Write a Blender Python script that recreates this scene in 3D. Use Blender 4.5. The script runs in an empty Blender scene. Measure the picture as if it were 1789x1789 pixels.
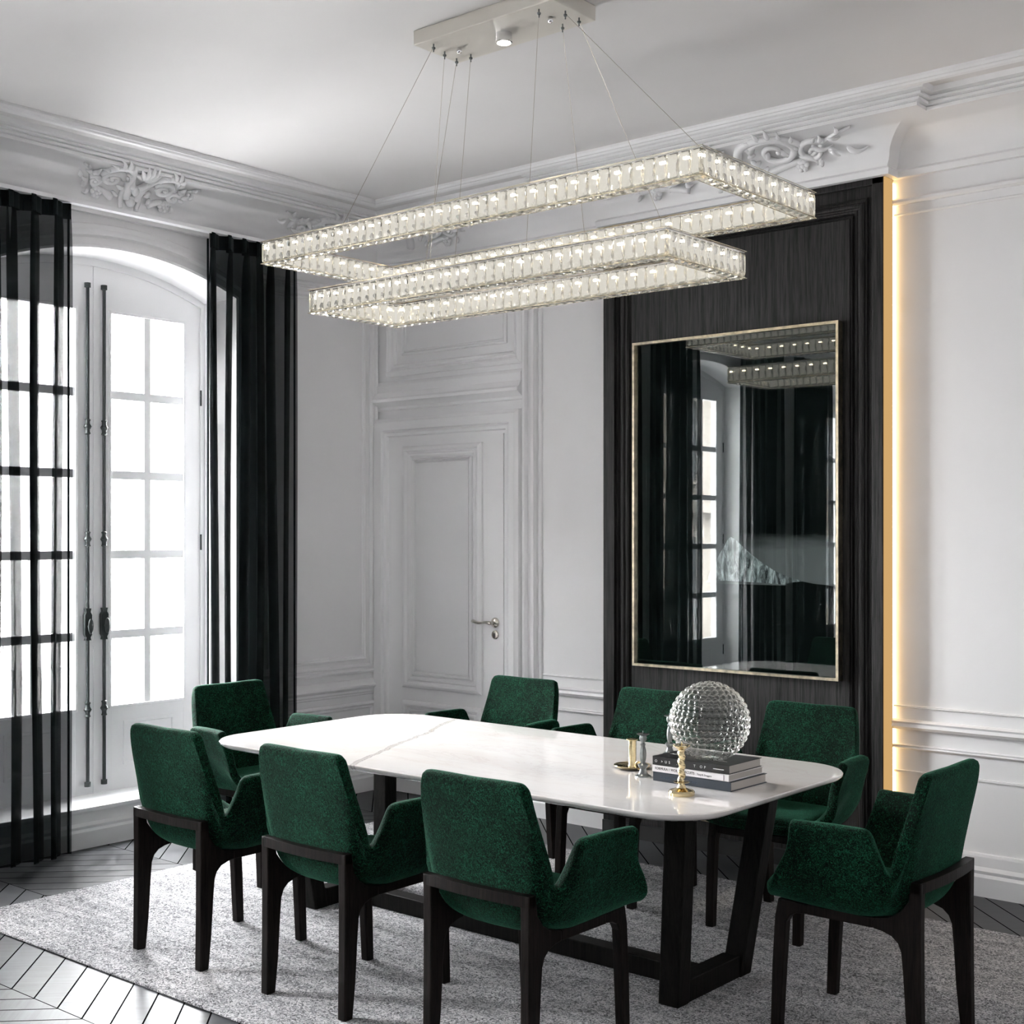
import bpy, bmesh, math, random
import numpy as np
from mathutils import Vector, Matrix
random.seed(7)
PI = math.pi
SC = bpy.context.scene
COL = SC.collection

# ------------------------------------------------------------------ materials
def new_mat(name):
    m = bpy.data.materials.new(name); m.use_nodes = True
    nt = m.node_tree; nt.nodes.clear()
    out = nt.nodes.new('ShaderNodeOutputMaterial')
    return m, nt, out
def N(nt, typ, **kw):
    n = nt.nodes.new(typ)
    for k, v in kw.items():
        if k.startswith('i_'):
            key = k[2:].replace('_', ' ')
            n.inputs[key].default_value = v
        else: setattr(n, k, v)
    return n
def L(nt, a, b): nt.links.new(a, b)
def math_n(nt, op, a, b=None, c=None):
    n = nt.nodes.new('ShaderNodeMath'); n.operation = op
    for i, v in enumerate((a, b, c)):
        if v is None: continue
        if isinstance(v, (int, float)): n.inputs[i].default_value = v
        else: nt.links.new(v, n.inputs[i])
    return n.outputs[0]
def pbsdf(nt, out, col=(0.8, 0.8, 0.8), rough=0.5, metal=0.0, **kw):
    b = nt.nodes.new('ShaderNodeBsdfPrincipled')
    b.inputs['Base Color'].default_value = (*col, 1)
    b.inputs['Roughness'].default_value = rough
    b.inputs['Metallic'].default_value = metal
    for k, v in kw.items(): b.inputs[k.replace('_', ' ')].default_value = v
    nt.links.new(b.outputs[0], out.inputs[0])
    return b
def coords(nt, scale=(1, 1, 1), kind='Object'):
    tc = nt.nodes.new('ShaderNodeTexCoord'); mp = nt.nodes.new('ShaderNodeMapping')
    mp.inputs['Scale'].default_value = scale
    nt.links.new(tc.outputs[kind], mp.inputs[0]); return mp.outputs[0]
def ramp(nt, fac, stops):
    r = nt.nodes.new('ShaderNodeValToRGB'); e = r.color_ramp.elements
    while len(e) < len(stops): e.new(0.5)
    for i, (p, c) in enumerate(stops):
        e[i].position = p; e[i].color = (*c, 1)
    nt.links.new(fac, r.inputs[0]); return r.outputs[0]
def noise(nt, vec, scale, detail=3, rough=0.55, dist=0.0):
    n = nt.nodes.new('ShaderNodeTexNoise')
    n.inputs['Scale'].default_value = scale; n.inputs['Detail'].default_value = detail
    n.inputs['Roughness'].default_value = rough; n.inputs['Distortion'].default_value = dist
    nt.links.new(vec, n.inputs['Vector']); return n.outputs[0]
def bump(nt, b, h, strength=0.3, dist=0.01):
    n = nt.nodes.new('ShaderNodeBump'); n.inputs['Strength'].default_value = strength
    n.inputs['Distance'].default_value = dist
    nt.links.new(h, n.inputs['Height']); nt.links.new(n.outputs[0], b.inputs['Normal'])

def mat_simple(name, col, rough=0.5, metal=0.0, **kw):
    m, nt, out = new_mat(name); b = pbsdf(nt, out, col, rough, metal, **kw)
    v = coords(nt, (1, 1, 1)); h = noise(nt, v, 60, 2)
    bump(nt, b, h, 0.04, 0.002)
    return m
def mat_plaster(name, col, rough=0.55):
    m, nt, out = new_mat(name); b = pbsdf(nt, out, col, rough)
    v = coords(nt); n1 = noise(nt, v, 1.3, 3)
    c2 = tuple(x * 0.95 for x in col)
    L(nt, ramp(nt, n1, [(0.3, c2), (0.7, col)]), b.inputs['Base Color'])
    h = noise(nt, v, 90, 3); bump(nt, b, h, 0.06, 0.002)
    return m
def mat_wood_dark(name, c1, c2, scale=(60, 60, 2.2), rough=0.5, bmp=0.35, spec=0.5):
    m, nt, out = new_mat(name); b = pbsdf(nt, out, c1, rough)
    b.inputs['Specular IOR Level'].default_value = spec
    v = coords(nt, scale)
    n1 = noise(nt, v, 1.6, 5, 0.65, 0.6)
    v2 = coords(nt, tuple(s * 3 for s in scale)); n2 = noise(nt, v2, 2.0, 2, 0.6)
    mx = math_n(nt, 'ADD', math_n(nt, 'MULTIPLY', n1, 0.65), math_n(nt, 'MULTIPLY', n2, 0.35))
    L(nt, ramp(nt, mx, [(0.40, c1), (0.60, c2)]), b.inputs['Base Color'])
    bump(nt, b, mx, bmp, 0.003)
    return m
def mat_velvet(name):
    m, nt, out = new_mat(name)
    b = pbsdf(nt, out, (0.01, 0.1, 0.05), 0.85)
    b.inputs['Specular IOR Level'].default_value = 0.1
    b.inputs['Sheen Weight'].default_value = 0.20
    b.inputs['Sheen Roughness'].default_value = 0.35
    b.inputs['Sheen Tint'].default_value = (0.18, 0.80, 0.50, 1)
    v = coords(nt)
    n1 = noise(nt, v, 125, 2, 0.55, 2.0); n2 = noise(nt, v, 6, 3, 0.6)
    f = math_n(nt, 'ADD', math_n(nt, 'MULTIPLY', n1, 0.8), math_n(nt, 'MULTIPLY', n2, 0.25))
    L(nt, ramp(nt, f, [(0.44, (0.0002, 0.0022, 0.0010)), (0.55, (0.0006, 0.013, 0.006)), (0.67, (0.008, 0.074, 0.039))]), b.inputs['Base Color'])
    bump(nt, b, n1, 0.7, 0.004)
    return m
def mat_marble(name):
    m, nt, out = new_mat(name)
    b = pbsdf(nt, out, (0.8, 0.78, 0.76), 0.04)
    b.inputs['IOR'].default_value = 1.6
    b.inputs['Coat Weight'].default_value = 0.6; b.inputs['Coat Roughness'].default_value = 0.02
    v = coords(nt, (0.55, 1.3, 1.0))
    n0 = noise(nt, v, 1.6, 5, 0.6, 0.4)
    n1 = noise(nt, v, 3.0, 6, 0.7, 1.0)
    vein = math_n(nt, 'ABSOLUTE', math_n(nt, 'SUBTRACT', n1, 0.5))
    cb = ramp(nt, n0, [(0.3, (0.82, 0.765, 0.72)), (0.5, (0.86, 0.84, 0.825)), (0.8, (0.84, 0.79, 0.75))])
    cv = ramp(nt, vein, [(0.0, (0.93, 0.92, 0.91)), (0.02, (1, 1, 1))])
    # one long grey vein crossing the left half of the slab
    tc = nt.nodes.new('ShaderNodeTexCoord'); sp = nt.nodes.new('ShaderNodeSeparateXYZ'); L(nt, tc.outputs['Object'], sp.inputs[0])
    vv = coords(nt, (1, 1, 1)); wob = math_n(nt, 'MULTIPLY', math_n(nt, 'SUBTRACT', noise(nt, vv, 4, 5, 0.65), 0.5), 0.085)
    # line through (-0.72,-0.55) to (-0.42,0.5) in table coordinates
    d = math_n(nt, 'SUBTRACT', math_n(nt, 'ADD', sp.outputs[0], 0.545), math_n(nt, 'MULTIPLY', sp.outputs[1], -0.46))
    d = math_n(nt, 'ABSOLUTE', math_n(nt, 'ADD', d, wob))
    lv = ramp(nt, d, [(0.0, (0.80, 0.79, 0.78)), (0.005, (0.80, 0.79, 0.78)), (0.008, (0.42, 0.41, 0.41)), (0.014, (1, 1, 1))])
    mx = nt.nodes.new('ShaderNodeMix'); mx.data_type = 'RGBA'; mx.blend_type = 'MULTIPLY'; mx.inputs[0].default_value = 1
    L(nt, cb, mx.inputs[6]); L(nt, cv, mx.inputs[7])
    mx2 = nt.nodes.new('ShaderNodeMix'); mx2.data_type = 'RGBA'; mx2.blend_type = 'MULTIPLY'; mx2.inputs[0].default_value = 1
    L(nt, mx.outputs[2], mx2.inputs[6]); L(nt, lv, mx2.inputs[7])
    L(nt, mx2.outputs[2], b.inputs['Base Color'])
    return m
def mat_rug(name):
    m, nt, out = new_mat(name)
    b = pbsdf(nt, out, (0.6, 0.6, 0.62), 0.95); b.inputs['Specular IOR Level'].default_value = 0.1
    b.inputs['Sheen Weight'].default_value = 0.2
    v = coords(nt)
    n1 = noise(nt, v, 62, 2, 0.5, 2.4)
    n2 = noise(nt, coords(nt, (0.6, 3.0, 1)), 6, 3, 0.6)
    f = math_n(nt, 'ADD', n1, math_n(nt, 'MULTIPLY', math_n(nt, 'SUBTRACT', n2, 0.5), 0.25))
    L(nt, ramp(nt, f, [(0.37, (0.045, 0.045, 0.048)), (0.5, (0.30, 0.30, 0.315)), (0.60, (0.60, 0.59, 0.60))]), b.inputs['Base Color'])
    bump(nt, b, n1, 0.9, 0.006)
    return m
def mat_floor(name):
    m, nt, out = new_mat(name)
    b = pbsdf(nt, out, (0.05, 0.05, 0.055), 0.3)
    tc = nt.nodes.new('ShaderNodeTexCoord'); sp = nt.nodes.new('ShaderNodeSeparateXYZ'); L(nt, tc.outputs['Object'], sp.inputs[0])
    X, Y = sp.outputs[0], sp.outputs[1]
    W = 0.72; P = 0.148
    yy = math_n(nt, 'DIVIDE', math_n(nt, 'ADD', Y, 1.97 + 40 * W), W)
    row = math_n(nt, 'FLOOR', yy)
    odd = math_n(nt, 'MODULO', row, 2.0)
    tri = math_n(nt, 'PINGPONG', math_n(nt, 'ADD', Y, 1.97 + 40 * W), W)
    u = math_n(nt, 'DIVIDE', math_n(nt, 'ADD', X, math_n(nt, 'ADD', tri, 40.053)), P)
    pid = math_n(nt, 'FLOOR', u); fr = math_n(nt, 'FRACT', u)
    g1 = math_n(nt, 'LESS_THAN', fr, 0.06)
    fy = math_n(nt, 'FRACT', yy); g2 = math_n(nt, 'LESS_THAN', fy, 0.006)
    gap = math_n(nt, 'MAXIMUM', g1, g2)
    cx = nt.nodes.new('ShaderNodeCombineXYZ'); L(nt, pid, cx.inputs[0]); L(nt, row, cx.inputs[1])
    wn = nt.nodes.new('ShaderNodeTexWhiteNoise'); L(nt, cx.outputs[0], wn.inputs[0])
    # grain running along each plank
    sgn = math_n(nt, 'SUBTRACT', math_n(nt, 'MULTIPLY', odd, 2.0), 1.0)
    al = math_n(nt, 'SUBTRACT', X, math_n(nt, 'MULTIPLY', sgn, Y)); ac = math_n(nt, 'ADD', X, math_n(nt, 'MULTIPLY', sgn, Y))
    cg = nt.nodes.new('ShaderNodeCombineXYZ')
    L(nt, math_n(nt, 'MULTIPLY', al, 2.0), cg.inputs[0]); L(nt, math_n(nt, 'MULTIPLY', ac, 32.0), cg.inputs[1]); L(nt, math_n(nt, 'MULTIPLY', wn.outputs[0], 9.0), cg.inputs[2])
    g = noise(nt, cg.outputs[0], 1.0, 4, 0.6, 0.4)
    t = math_n(nt, 'ADD', math_n(nt, 'MULTIPLY', g, 0.6), math_n(nt, 'MULTIPLY', wn.outputs[0], 0.35))
    c = ramp(nt, t, [(0.25, (0.004, 0.0045, 0.005)), (0.75, (0.060, 0.063, 0.070))])
    mx = nt.nodes.new('ShaderNodeMix'); mx.data_type = 'RGBA'; L(nt, gap, mx.inputs[0]); L(nt, c, mx.inputs[6]); mx.inputs[7].default_value = (0.003, 0.003, 0.003, 1)
    L(nt, mx.outputs[2], b.inputs['Base Color'])
    h = math_n(nt, 'SUBTRACT', math_n(nt, 'MULTIPLY', g, 0.3), gap)
    bump(nt, b, h, 0.5, 0.002)
    rr = math_n(nt, 'ADD', math_n(nt, 'ADD', 0.22, math_n(nt, 'MULTIPLY', g, 0.2)), math_n(nt, 'MULTIPLY', wn.outputs[0], 0.10)); L(nt, math_n(nt, 'MAXIMUM', rr, gap), b.inputs['Roughness'])
    L(nt, math_n(nt, 'MULTIPLY', math_n(nt, 'SUBTRACT', 1.0, gap), math_n(nt, 'ADD', 0.15, math_n(nt, 'MULTIPLY', g, 0.35))), b.inputs['Specular IOR Level'])
    return m
def mat_mix_transparent(name, col, opacity, rough=0.9):
    m, nt, out = new_mat(name)
    t = nt.nodes.new('ShaderNodeBsdfTransparent'); d = nt.nodes.new('ShaderNodeBsdfPrincipled')
    d.inputs['Roughness'].default_value = rough; d.inputs['Specular IOR Level'].default_value = 0.12
    d.inputs['Sheen Weight'].default_value = 0.03
    v = coords(nt, (200, 200, 6)); n = noise(nt, v, 1.0, 2)
    L(nt, ramp(nt, n, [(0.3, tuple(c * 0.6 for c in col)), (0.7, col)]), d.inputs['Base Color'])
    mx = nt.nodes.new('ShaderNodeMixShader'); mx.inputs[0].default_value = opacity
    L(nt, t.outputs[0], mx.inputs[1]); L(nt, d.outputs[0], mx.inputs[2]); L(nt, mx.outputs[0], out.inputs[0])
    return m
def mat_pane(name, refl=0.06, tint=(1, 1, 1)):
    m, nt, out = new_mat(name)
    t = nt.nodes.new('ShaderNodeBsdfTransparent'); t.inputs[0].default_value = (*tint, 1)
    g = nt.nodes.new('ShaderNodeBsdfGlossy'); g.inputs['Roughness'].default_value = 0.0
    lw = nt.nodes.new('ShaderNodeLayerWeight'); lw.inputs[0].default_value = 0.35
    f = math_n(nt, 'ADD', refl, math_n(nt, 'MULTIPLY', lw.outputs['Fresnel'], 0.5))
    mx = nt.nodes.new('ShaderNodeMixShader'); L(nt, f, mx.inputs[0])
    L(nt, t.outputs[0], mx.inputs[1]); L(nt, g.outputs[0], mx.inputs[2]); L(nt, mx.outputs[0], out.inputs[0])
    return m
def mat_glass(name, rough=0.0, ior=1.5, col=(1, 1, 1), clear=0.0):
    m, nt, out = new_mat(name)
    g = nt.nodes.new('ShaderNodeBsdfGlass'); g.inputs['Roughness'].default_value = rough
    g.inputs['IOR'].default_value = ior; g.inputs['Color'].default_value = (*col, 1)
    t = nt.nodes.new('ShaderNodeBsdfTransparent'); t.inputs[0].default_value = (*col, 1)
    mx = nt.nodes.new('ShaderNodeMixShader'); mx.inputs[0].default_value = clear
    L(nt, g.outputs[0], mx.inputs[1]); L(nt, t.outputs[0], mx.inputs[2]); L(nt, mx.outputs[0], out.inputs[0])
    return m
def mat_emit(name, col, strength):
    m, nt, out = new_mat(name); e = nt.nodes.new('ShaderNodeEmission')
    e.inputs[0].default_value = (*col, 1); e.inputs[1].default_value = strength
    L(nt, e.outputs[0], out.inputs[0]); return m
def mat_metal(name, col, rough=0.25, var=0.3):
    m, nt, out = new_mat(name); b = pbsdf(nt, out, col, rough, 1.0)
    v = coords(nt); n = noise(nt, v, 25, 4, 0.6)
    L(nt, ramp(nt, n, [(0.3, tuple(c * (1 - var) for c in col)), (0.7, col)]), b.inputs['Base Color'])
    bump(nt, b, n, 0.05, 0.002)
    return m

M = dict(
    wall=mat_plaster('wall_paint', (0.85, 0.845, 0.85)),
    trim=mat_plaster('trim_paint', (0.86, 0.855, 0.86), 0.45),
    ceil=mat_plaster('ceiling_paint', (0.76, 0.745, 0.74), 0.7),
    winpaint=mat_simple('window_paint', (0.88, 0.88, 0.89), 0.4),
    floor=mat_floor('chevron_floor'),
    rug=mat_rug('rug_pile'),
    darkwood=mat_wood_dark('dark_oak_panel', (0.003, 0.003, 0.003), (0.034, 0.032, 0.032), (55, 55, 1.6), 0.5, 0.7, 0.22),
    legwood=mat_wood_dark('wenge', (0.002, 0.0016, 0.0014), (0.012, 0.008, 0.007), (50, 50, 3), 0.45, 0.35, 0.12),
    tablewood=mat_wood_dark('table_wenge', (0.002, 0.002, 0.002), (0.010, 0.009, 0.008), (50, 50, 3), 0.5, 0.35, 0.10),
    velvet=mat_velvet('green_velvet'),
    marble=mat_marble('white_marble'),
    curtain=mat_mix_transparent('sheer_black', (0.004, 0.008, 0.009), 0.80),
    curtain_hem=mat_mix_transparent('sheer_black_hem', (0.006, 0.011, 0.012), 0.96),
    pane=mat_pane('window_glass', 0.02),
    picglass=mat_pane('picture_glass', 0.075, (0.95, 1.0, 0.99)),
    brass=mat_metal('polished_brass', (0.80, 0.66, 0.40), 0.18, 0.35),
    palebrass=mat_metal('aged_pale_brass', (0.80, 0.70, 0.52), 0.28, 0.55),
    goldtrim=mat_metal('satin_brass', (0.86, 0.62, 0.30), 0.45, 0.1),
    pewter=mat_metal('pewter', (0.26, 0.28, 0.28), 0.28, 0.5),
    nickel=mat_metal('nickel', (0.66, 0.63, 0.57), 0.25, 0.2),
    chrome=mat_metal('chrome', (0.82, 0.82, 0.84), 0.08, 0.05),
    champagne=mat_simple('champagne_lacquer', (0.70, 0.665, 0.60), 0.35, 0.1),
    iron=mat_simple('dark_iron', (0.022, 0.028, 0.028), 0.45, 0.3),
    rail=mat_simple('glare_washed_iron', (0.42, 0.42, 0.43), 0.7),  # dark iron paled in its colour to imitate window glare washing it out
    blackpic=mat_simple('black_print', (0.0015, 0.004, 0.004), 0.7, 0.0, Specular_IOR_Level=0.05),
    hobnail=None,
    crystal=mat_glass('cut_crystal', 0.0, 1.52, (1.0, 0.995, 0.975), 0.12),
    led=mat_emit('led_warm', (1.0, 0.84, 0.60), 5.5),
    ledbar=mat_emit('led_diffuser', (1.0, 0.96, 0.88), 0.25),
    spot=mat_emit('spot_lens', (1.0, 0.95, 0.86), 4.0),
    wallled=mat_emit('wall_led_line', (1.0, 0.64, 0.27), 6.0),
    goldglow=mat_emit('brass_painted_glow', (0.82, 0.50, 0.20), 0.27),  # brass edge strip given its own glow to imitate light on it
    bk_black=mat_simple('book_black', (0.006, 0.006, 0.007), 0.35),
    bk_white=mat_simple('book_white', (0.80, 0.77, 0.78), 0.5),
    bk_blue=mat_simple('book_navy', (0.018, 0.028, 0.042), 0.5),
    paper=mat_simple('book_pages', (0.48, 0.45, 0.42), 0.9),
    ink_w=mat_simple('ink_white', (0.75, 0.75, 0.75), 0.5),
    ink_k=mat_simple('ink_black', (0.01, 0.01, 0.01), 0.5),
    ink_b=mat_simple('ink_blue', (0.035, 0.06, 0.09), 0.5),
    cable=mat_metal('steel_cable', (0.45, 0.40, 0.33), 0.35, 0.1),
    stone=mat_simple('facade_stone', (0.10, 0.088, 0.075), 0.9),
    stoneglass=mat_simple('facade_glass', (0.03, 0.035, 0.04), 0.3),
    stone_light=mat_simple('facade_dressing', (0.17, 0.155, 0.135), 0.9),
    black=mat_simple('plain_black', (0.004, 0.004, 0.004), 0.6),  # plain black of the plinth and keyhole
)

def mat_mountain():
    m, nt, out = new_mat('mountain_print'); b = pbsdf(nt, out, (0.2, 0.2, 0.2), 0.8, 0.0, Specular_IOR_Level=0.05)
    v = coords(nt, (26, 1, 7)); v.node.inputs['Rotation'].default_value = (0, 0.75, 0); n1 = noise(nt, v, 1.3, 7, 0.72, 0.5)
    L(nt, ramp(nt, n1, [(0.40, (0.02, 0.022, 0.024)), (0.5, (0.30, 0.31, 0.32)), (0.62, (0.85, 0.86, 0.88))]), b.inputs['Base Color'])
    return m
def mat_cloud():
    m, nt, out = new_mat('cloud_print')
    b = pbsdf(nt, out, (0.1, 0.1, 0.1), 0.8, 0.0, Specular_IOR_Level=0.05)
    tc = nt.nodes.new('ShaderNodeTexCoord'); sp = nt.nodes.new('ShaderNodeSeparateXYZ'); L(nt, tc.outputs['Object'], sp.inputs[0])
    n1 = noise(nt, coords(nt, (2.5, 1, 9)), 1.5, 4, 0.6)
    h = math_n(nt, 'MULTIPLY', math_n(nt, 'SUBTRACT', 1.60, math_n(nt, 'ADD', sp.outputs[2], math_n(nt, 'MULTIPLY', math_n(nt, 'SUBTRACT', n1, 0.5), 0.10))), 14.0)
    xx = math_n(nt, 'MULTIPLY', math_n(nt, 'SUBTRACT', sp.outputs[0], 2.52), 3.0)
    f = math_n(nt, 'MULTIPLY', math_n(nt, 'MINIMUM', math_n(nt, 'MAXIMUM', h, 0.0), 1.0), math_n(nt, 'MINIMUM', math_n(nt, 'MAXIMUM', xx, 0.0), 1.0))
    L(nt, ramp(nt, f, [(0.0, (0.0015, 0.004, 0.004)), (1.0, (0.20, 0.195, 0.20))]), b.inputs['Base Color'])
    return m
def mat_hobnail():
    m, nt, out = new_mat('hobnail_glass')
    t = nt.nodes.new('ShaderNodeBsdfTransparent'); t.inputs[0].default_value = (0.80, 0.82, 0.81, 1)
    g = nt.nodes.new('ShaderNodeBsdfGlossy'); g.inputs['Roughness'].default_value = 0.03; g.inputs['Color'].default_value = (1, 0.985, 0.96, 1)
    rf = nt.nodes.new('ShaderNodeBsdfGlass'); rf.inputs['IOR'].default_value = 1.2; rf.inputs['Roughness'].default_value = 0.05
    lw = nt.nodes.new('ShaderNodeLayerWeight'); lw.inputs[0].default_value = 0.5
    f = math_n(nt, 'ADD', 0.04, math_n(nt, 'MULTIPLY', math_n(nt, 'POWER', lw.outputs['Facing'], 1.9), 0.75))
    m0 = nt.nodes.new('ShaderNodeMixShader'); m0.inputs[0].default_value = 0.10; L(nt, t.outputs[0], m0.inputs[1]); L(nt, rf.outputs[0], m0.inputs[2])
    mx = nt.nodes.new('ShaderNodeMixShader'); L(nt, f, mx.inputs[0])
    L(nt, m0.outputs[0], mx.inputs[1]); L(nt, g.outputs[0], mx.inputs[2]); L(nt, mx.outputs[0], out.inputs[0])
    return m
M['hobnail'] = mat_hobnail()
M['mountain'] = mat_mountain(); M['cloud'] = mat_cloud()

# ------------------------------------------------------------------ mesh builder
class MB:
    def __init__(s): s.bm = bmesh.new()
    def face(s, pts):
        vs = [s.bm.verts.new(p) for p in pts]
        try: return s.bm.faces.new(vs)
        except ValueError: return None
    def box(s, x0, x1, y0, y1, z0, z1, T=None):
        x0, x1 = min(x0, x1), max(x0, x1); y0, y1 = min(y0, y1), max(y0, y1); z0, z1 = min(z0, z1), max(z0, z1)
        v = [(x, y, z) for z in (z0, z1) for y in (y0, y1) for x in (x0, x1)]
        if T: v = [T @ Vector(p) for p in v]
        vs = [s.bm.verts.new(p) for p in v]
        for f in ((0, 2, 3, 1), (4, 5, 7, 6), (0, 1, 5, 4), (2, 6, 7, 3), (0, 4, 6, 2), (1, 3, 7, 5)):
            s.bm.faces.new([vs[i] for i in f])
        return s
    def hexa(s, bot, top):
        vs = [s.bm.verts.new(p) for p in bot + top]
        n = len(bot)
        s.bm.faces.new(list(reversed(vs[:n]))); s.bm.faces.new(vs[n:])
        for i in range(n):
            j = (i + 1) % n; s.bm.faces.new([vs[i], vs[j], vs[n + j], vs[n + i]])
        return s
    def prism(s, pts, d):
        """closed polygon of 3-D points extruded by vector d"""
        d = Vector(d); a = [Vector(p) for p in pts]
        return s.hexa([tuple(p) for p in a], [tuple(p + d) for p in a])
    def tube(s, pts, r, n=10, caps=True):
        pts = [Vector(p) for p in pts]
        rs = r if isinstance(r, (list, tuple)) else [r] * len(pts)
        rings = []; up = None
        for i, p in enumerate(pts):
            t = (pts[min(i + 1, len(pts) - 1)] - pts[max(i - 1, 0)])
            if t.length < 1e-9: t = Vector((0, 0, 1))
            t.normalize()
            if up is None:
                up = Vector((0, 0, 1)) if abs(t.z) < 0.9 else Vector((1, 0, 0))
            a = up - t * up.dot(t)
            if a.length < 1e-6: a = t.orthogonal()
            a.normalize(); up = a; b = t.cross(a)
            rings.append([s.bm.verts.new(p + (a * math.cos(2 * PI * k / n) + b * math.sin(2 * PI * k / n)) * rs[i]) for k in range(n)])
        for i in range(len(rings) - 1):
            for k in range(n):
                s.bm.faces.new([rings[i][k], rings[i][(k + 1) % n], rings[i + 1][(k + 1) % n], rings[i + 1][k]])
        if caps:
            s.bm.faces.new(list(reversed(rings[0]))); s.bm.faces.new(rings[-1])
        return s
    def lathe(s, prof, c=(0, 0, 0), n=32, axis='z', fn=None):
        rings = []
        for (r, z) in prof:
            ring = []
            for k in range(n):
                a = 2 * PI * k / n; rr = r
                if fn: rr = fn(r, z, a)
                p = (rr * math.cos(a), rr * math.sin(a), z)
                if axis == 'y': p = (p[0], p[2], p[1])
                if axis == 'x': p = (p[2], p[0], p[1])
                ring.append(s.bm.verts.new((p[0] + c[0], p[1] + c[1], p[2] + c[2])))
            rings.append(ring)
        for i in range(len(rings) - 1):
            for k in range(n):
                s.bm.faces.new([rings[i][k], rings[i][(k + 1) % n], rings[i + 1][(k + 1) % n], rings[i + 1][k]])
        s.bm.faces.new(list(reversed(rings[0]))); s.bm.faces.new(rings[-1])
        return s
    def ellipsoid(s, c, rad, T=None, u=10, v=7):
        R_ = T or Matrix.Identity(3)
        rows = []
        for i in range(1, v):
            th = PI * i / v
            rows.append([s.bm.verts.new(Vector(c) + R_ @ Vector((rad[0] * math.sin(th) * math.cos(2 * PI * k / u), rad[1] * math.sin(th) * math.sin(2 * PI * k / u), rad[2] * math.cos(th)))) for k in range(u)])
        t = s.bm.verts.new(Vector(c) + R_ @ Vector((0, 0, rad[2]))); b = s.bm.verts.new(Vector(c) + R_ @ Vector((0, 0, -rad[2])))
        for k in range(u):
            s.bm.faces.new([t, rows[0][k], rows[0][(k + 1) % u]]); s.bm.faces.new([b, rows[-1][(k + 1) % u], rows[-1][k]])
            for i in range(len(rows) - 1):
                s.bm.faces.new([rows[i][k], rows[i + 1][k], rows[i + 1][(k + 1) % u], rows[i][(k + 1) % u]])
        return s
    def sweep(s, path, prof, nrm, closed=False, flip=1, capends=True):
        """mitred sweep; prof points (a = sideways in the plane, b = along nrm)"""
        nrm = Vector(nrm); P = [Vector(p) for p in path]; n = len(P); rings = []
        for i in range(n):
            if closed: a, c = P[i - 1], P[(i + 1) % n]
            else: a, c = P[max(i - 1, 0)], P[min(i + 1, n - 1)]
            b = P[i]; d1 = (b - a) if (b - a).length > 1e-9 else (c - b); d2 = (c - b) if (c - b).length > 1e-9 else (b - a)
            d1.normalize(); d2.normalize()
            l1 = nrm.cross(d1) * flip; l2 = nrm.cross(d2) * flip
            m = l1 + l2
            if m.length < 1e-6: m = l1.copy()
            m.normalize(); k = 1.0 / max(m.dot(l1), 0.2)
            rings.append([s.bm.verts.new(b + m * (k * pa) + nrm * pb) for pa, pb in prof])
        seg = n if closed else n - 1
        for i in range(seg):
            A, B = rings[i], rings[(i + 1) % n]
            for k in range(len(prof) - 1):
                s.bm.faces.new([A[k], A[k + 1], B[k + 1], B[k]])
        if not closed and capends and len(prof) > 2:
            for r in (rings[0], rings[-1]):
                try: s.bm.faces.new(r)
                except ValueError: pass
        return s
    def build(s, name, mat, parent=None, smooth=False, bevel=0.0, sub=0, loc=None, seg=2, angle=35):
        bmesh.ops.recalc_face_normals(s.bm, faces=s.bm.faces[:])
        me = bpy.data.meshes.new(name); s.bm.to_mesh(me); s.bm.free()
        me.materials.append(M[mat] if isinstance(mat, str) else mat)
        o = bpy.data.objects.new(name, me); COL.objects.link(o)
        if parent is not None: o.parent = parent
        if loc: o.location = loc
        if smooth:
            for p in me.polygons: p.use_smooth = True
            if smooth == 'auto':
                me.set_sharp_from_angle(angle=math.radians(angle))
        if bevel:
            b = o.modifiers.new('bevel', 'BEVEL'); b.width = bevel; b.segments = seg; b.limit_method = 'ANGLE'; b.angle_limit = math.radians(35)
        if sub:
            q = o.modifiers.new('sub', 'SUBSURF'); q.levels = sub; q.render_levels = sub
        return o

def tag(o, label=None, cat=None, group=None, kind=None):
    if label: o['label'] = label
    if cat: o['category'] = cat
    if group: o['group'] = group
    if kind: o['kind'] = kind
    return o
def empty(name, loc, rz=0.0, **kw):
    o = bpy.data.objects.new(name, None); COL.objects.link(o); o.location = loc; o.rotation_euler = (0, 0, rz)
    o.empty_display_size = 0.1
    if kw: tag(o, **kw)
    return o
def copy_tree(o, parent=None):
    c = o.copy(); COL.objects.link(c)
    if parent is not None: c.parent = parent
    for ch in [x for x in list(bpy.data.objects) if x.parent == o]: copy_tree(ch, c)
    return c
def catmull(P, n):
    P = [Vector(p) for p in P]; out = []
    for i in range(len(P) - 1):
        p0 = P[i - 1] if i > 0 else P[i] * 2 - P[i + 1]
        p1, p2 = P[i], P[i + 1]
        p3 = P[i + 2] if i + 2 < len(P) else P[i + 1] * 2 - P[i]
        for k in range(n):
            t = k / n
            out.append(0.5 * ((2 * p1) + (p2 - p0) * t + (2 * p0 - 5 * p1 + 4 * p2 - p3) * t * t + (3 * p1 - p0 - 3 * p2 + p3) * t ** 3))
    out.append(P[-1].copy()); return out

# ------------------------------------------------------------------ room dimensions
ZC = 3.52; XR = 7.6; YF = -10.7
WIN = [-1.84, -4.18, -6.52, -8.86]; HW = 0.72; SPRING = 2.925; ATOP = 3.075; SILL = 0.20; DEP = 0.27
def arch_z(dy, hw=HW, spring=SPRING, top=ATOP):
    h = top - spring; R_ = (hw * hw + h * h) / (2 * h)
    return top - R_ + math.sqrt(max(R_ * R_ - dy * dy, 0))

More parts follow.
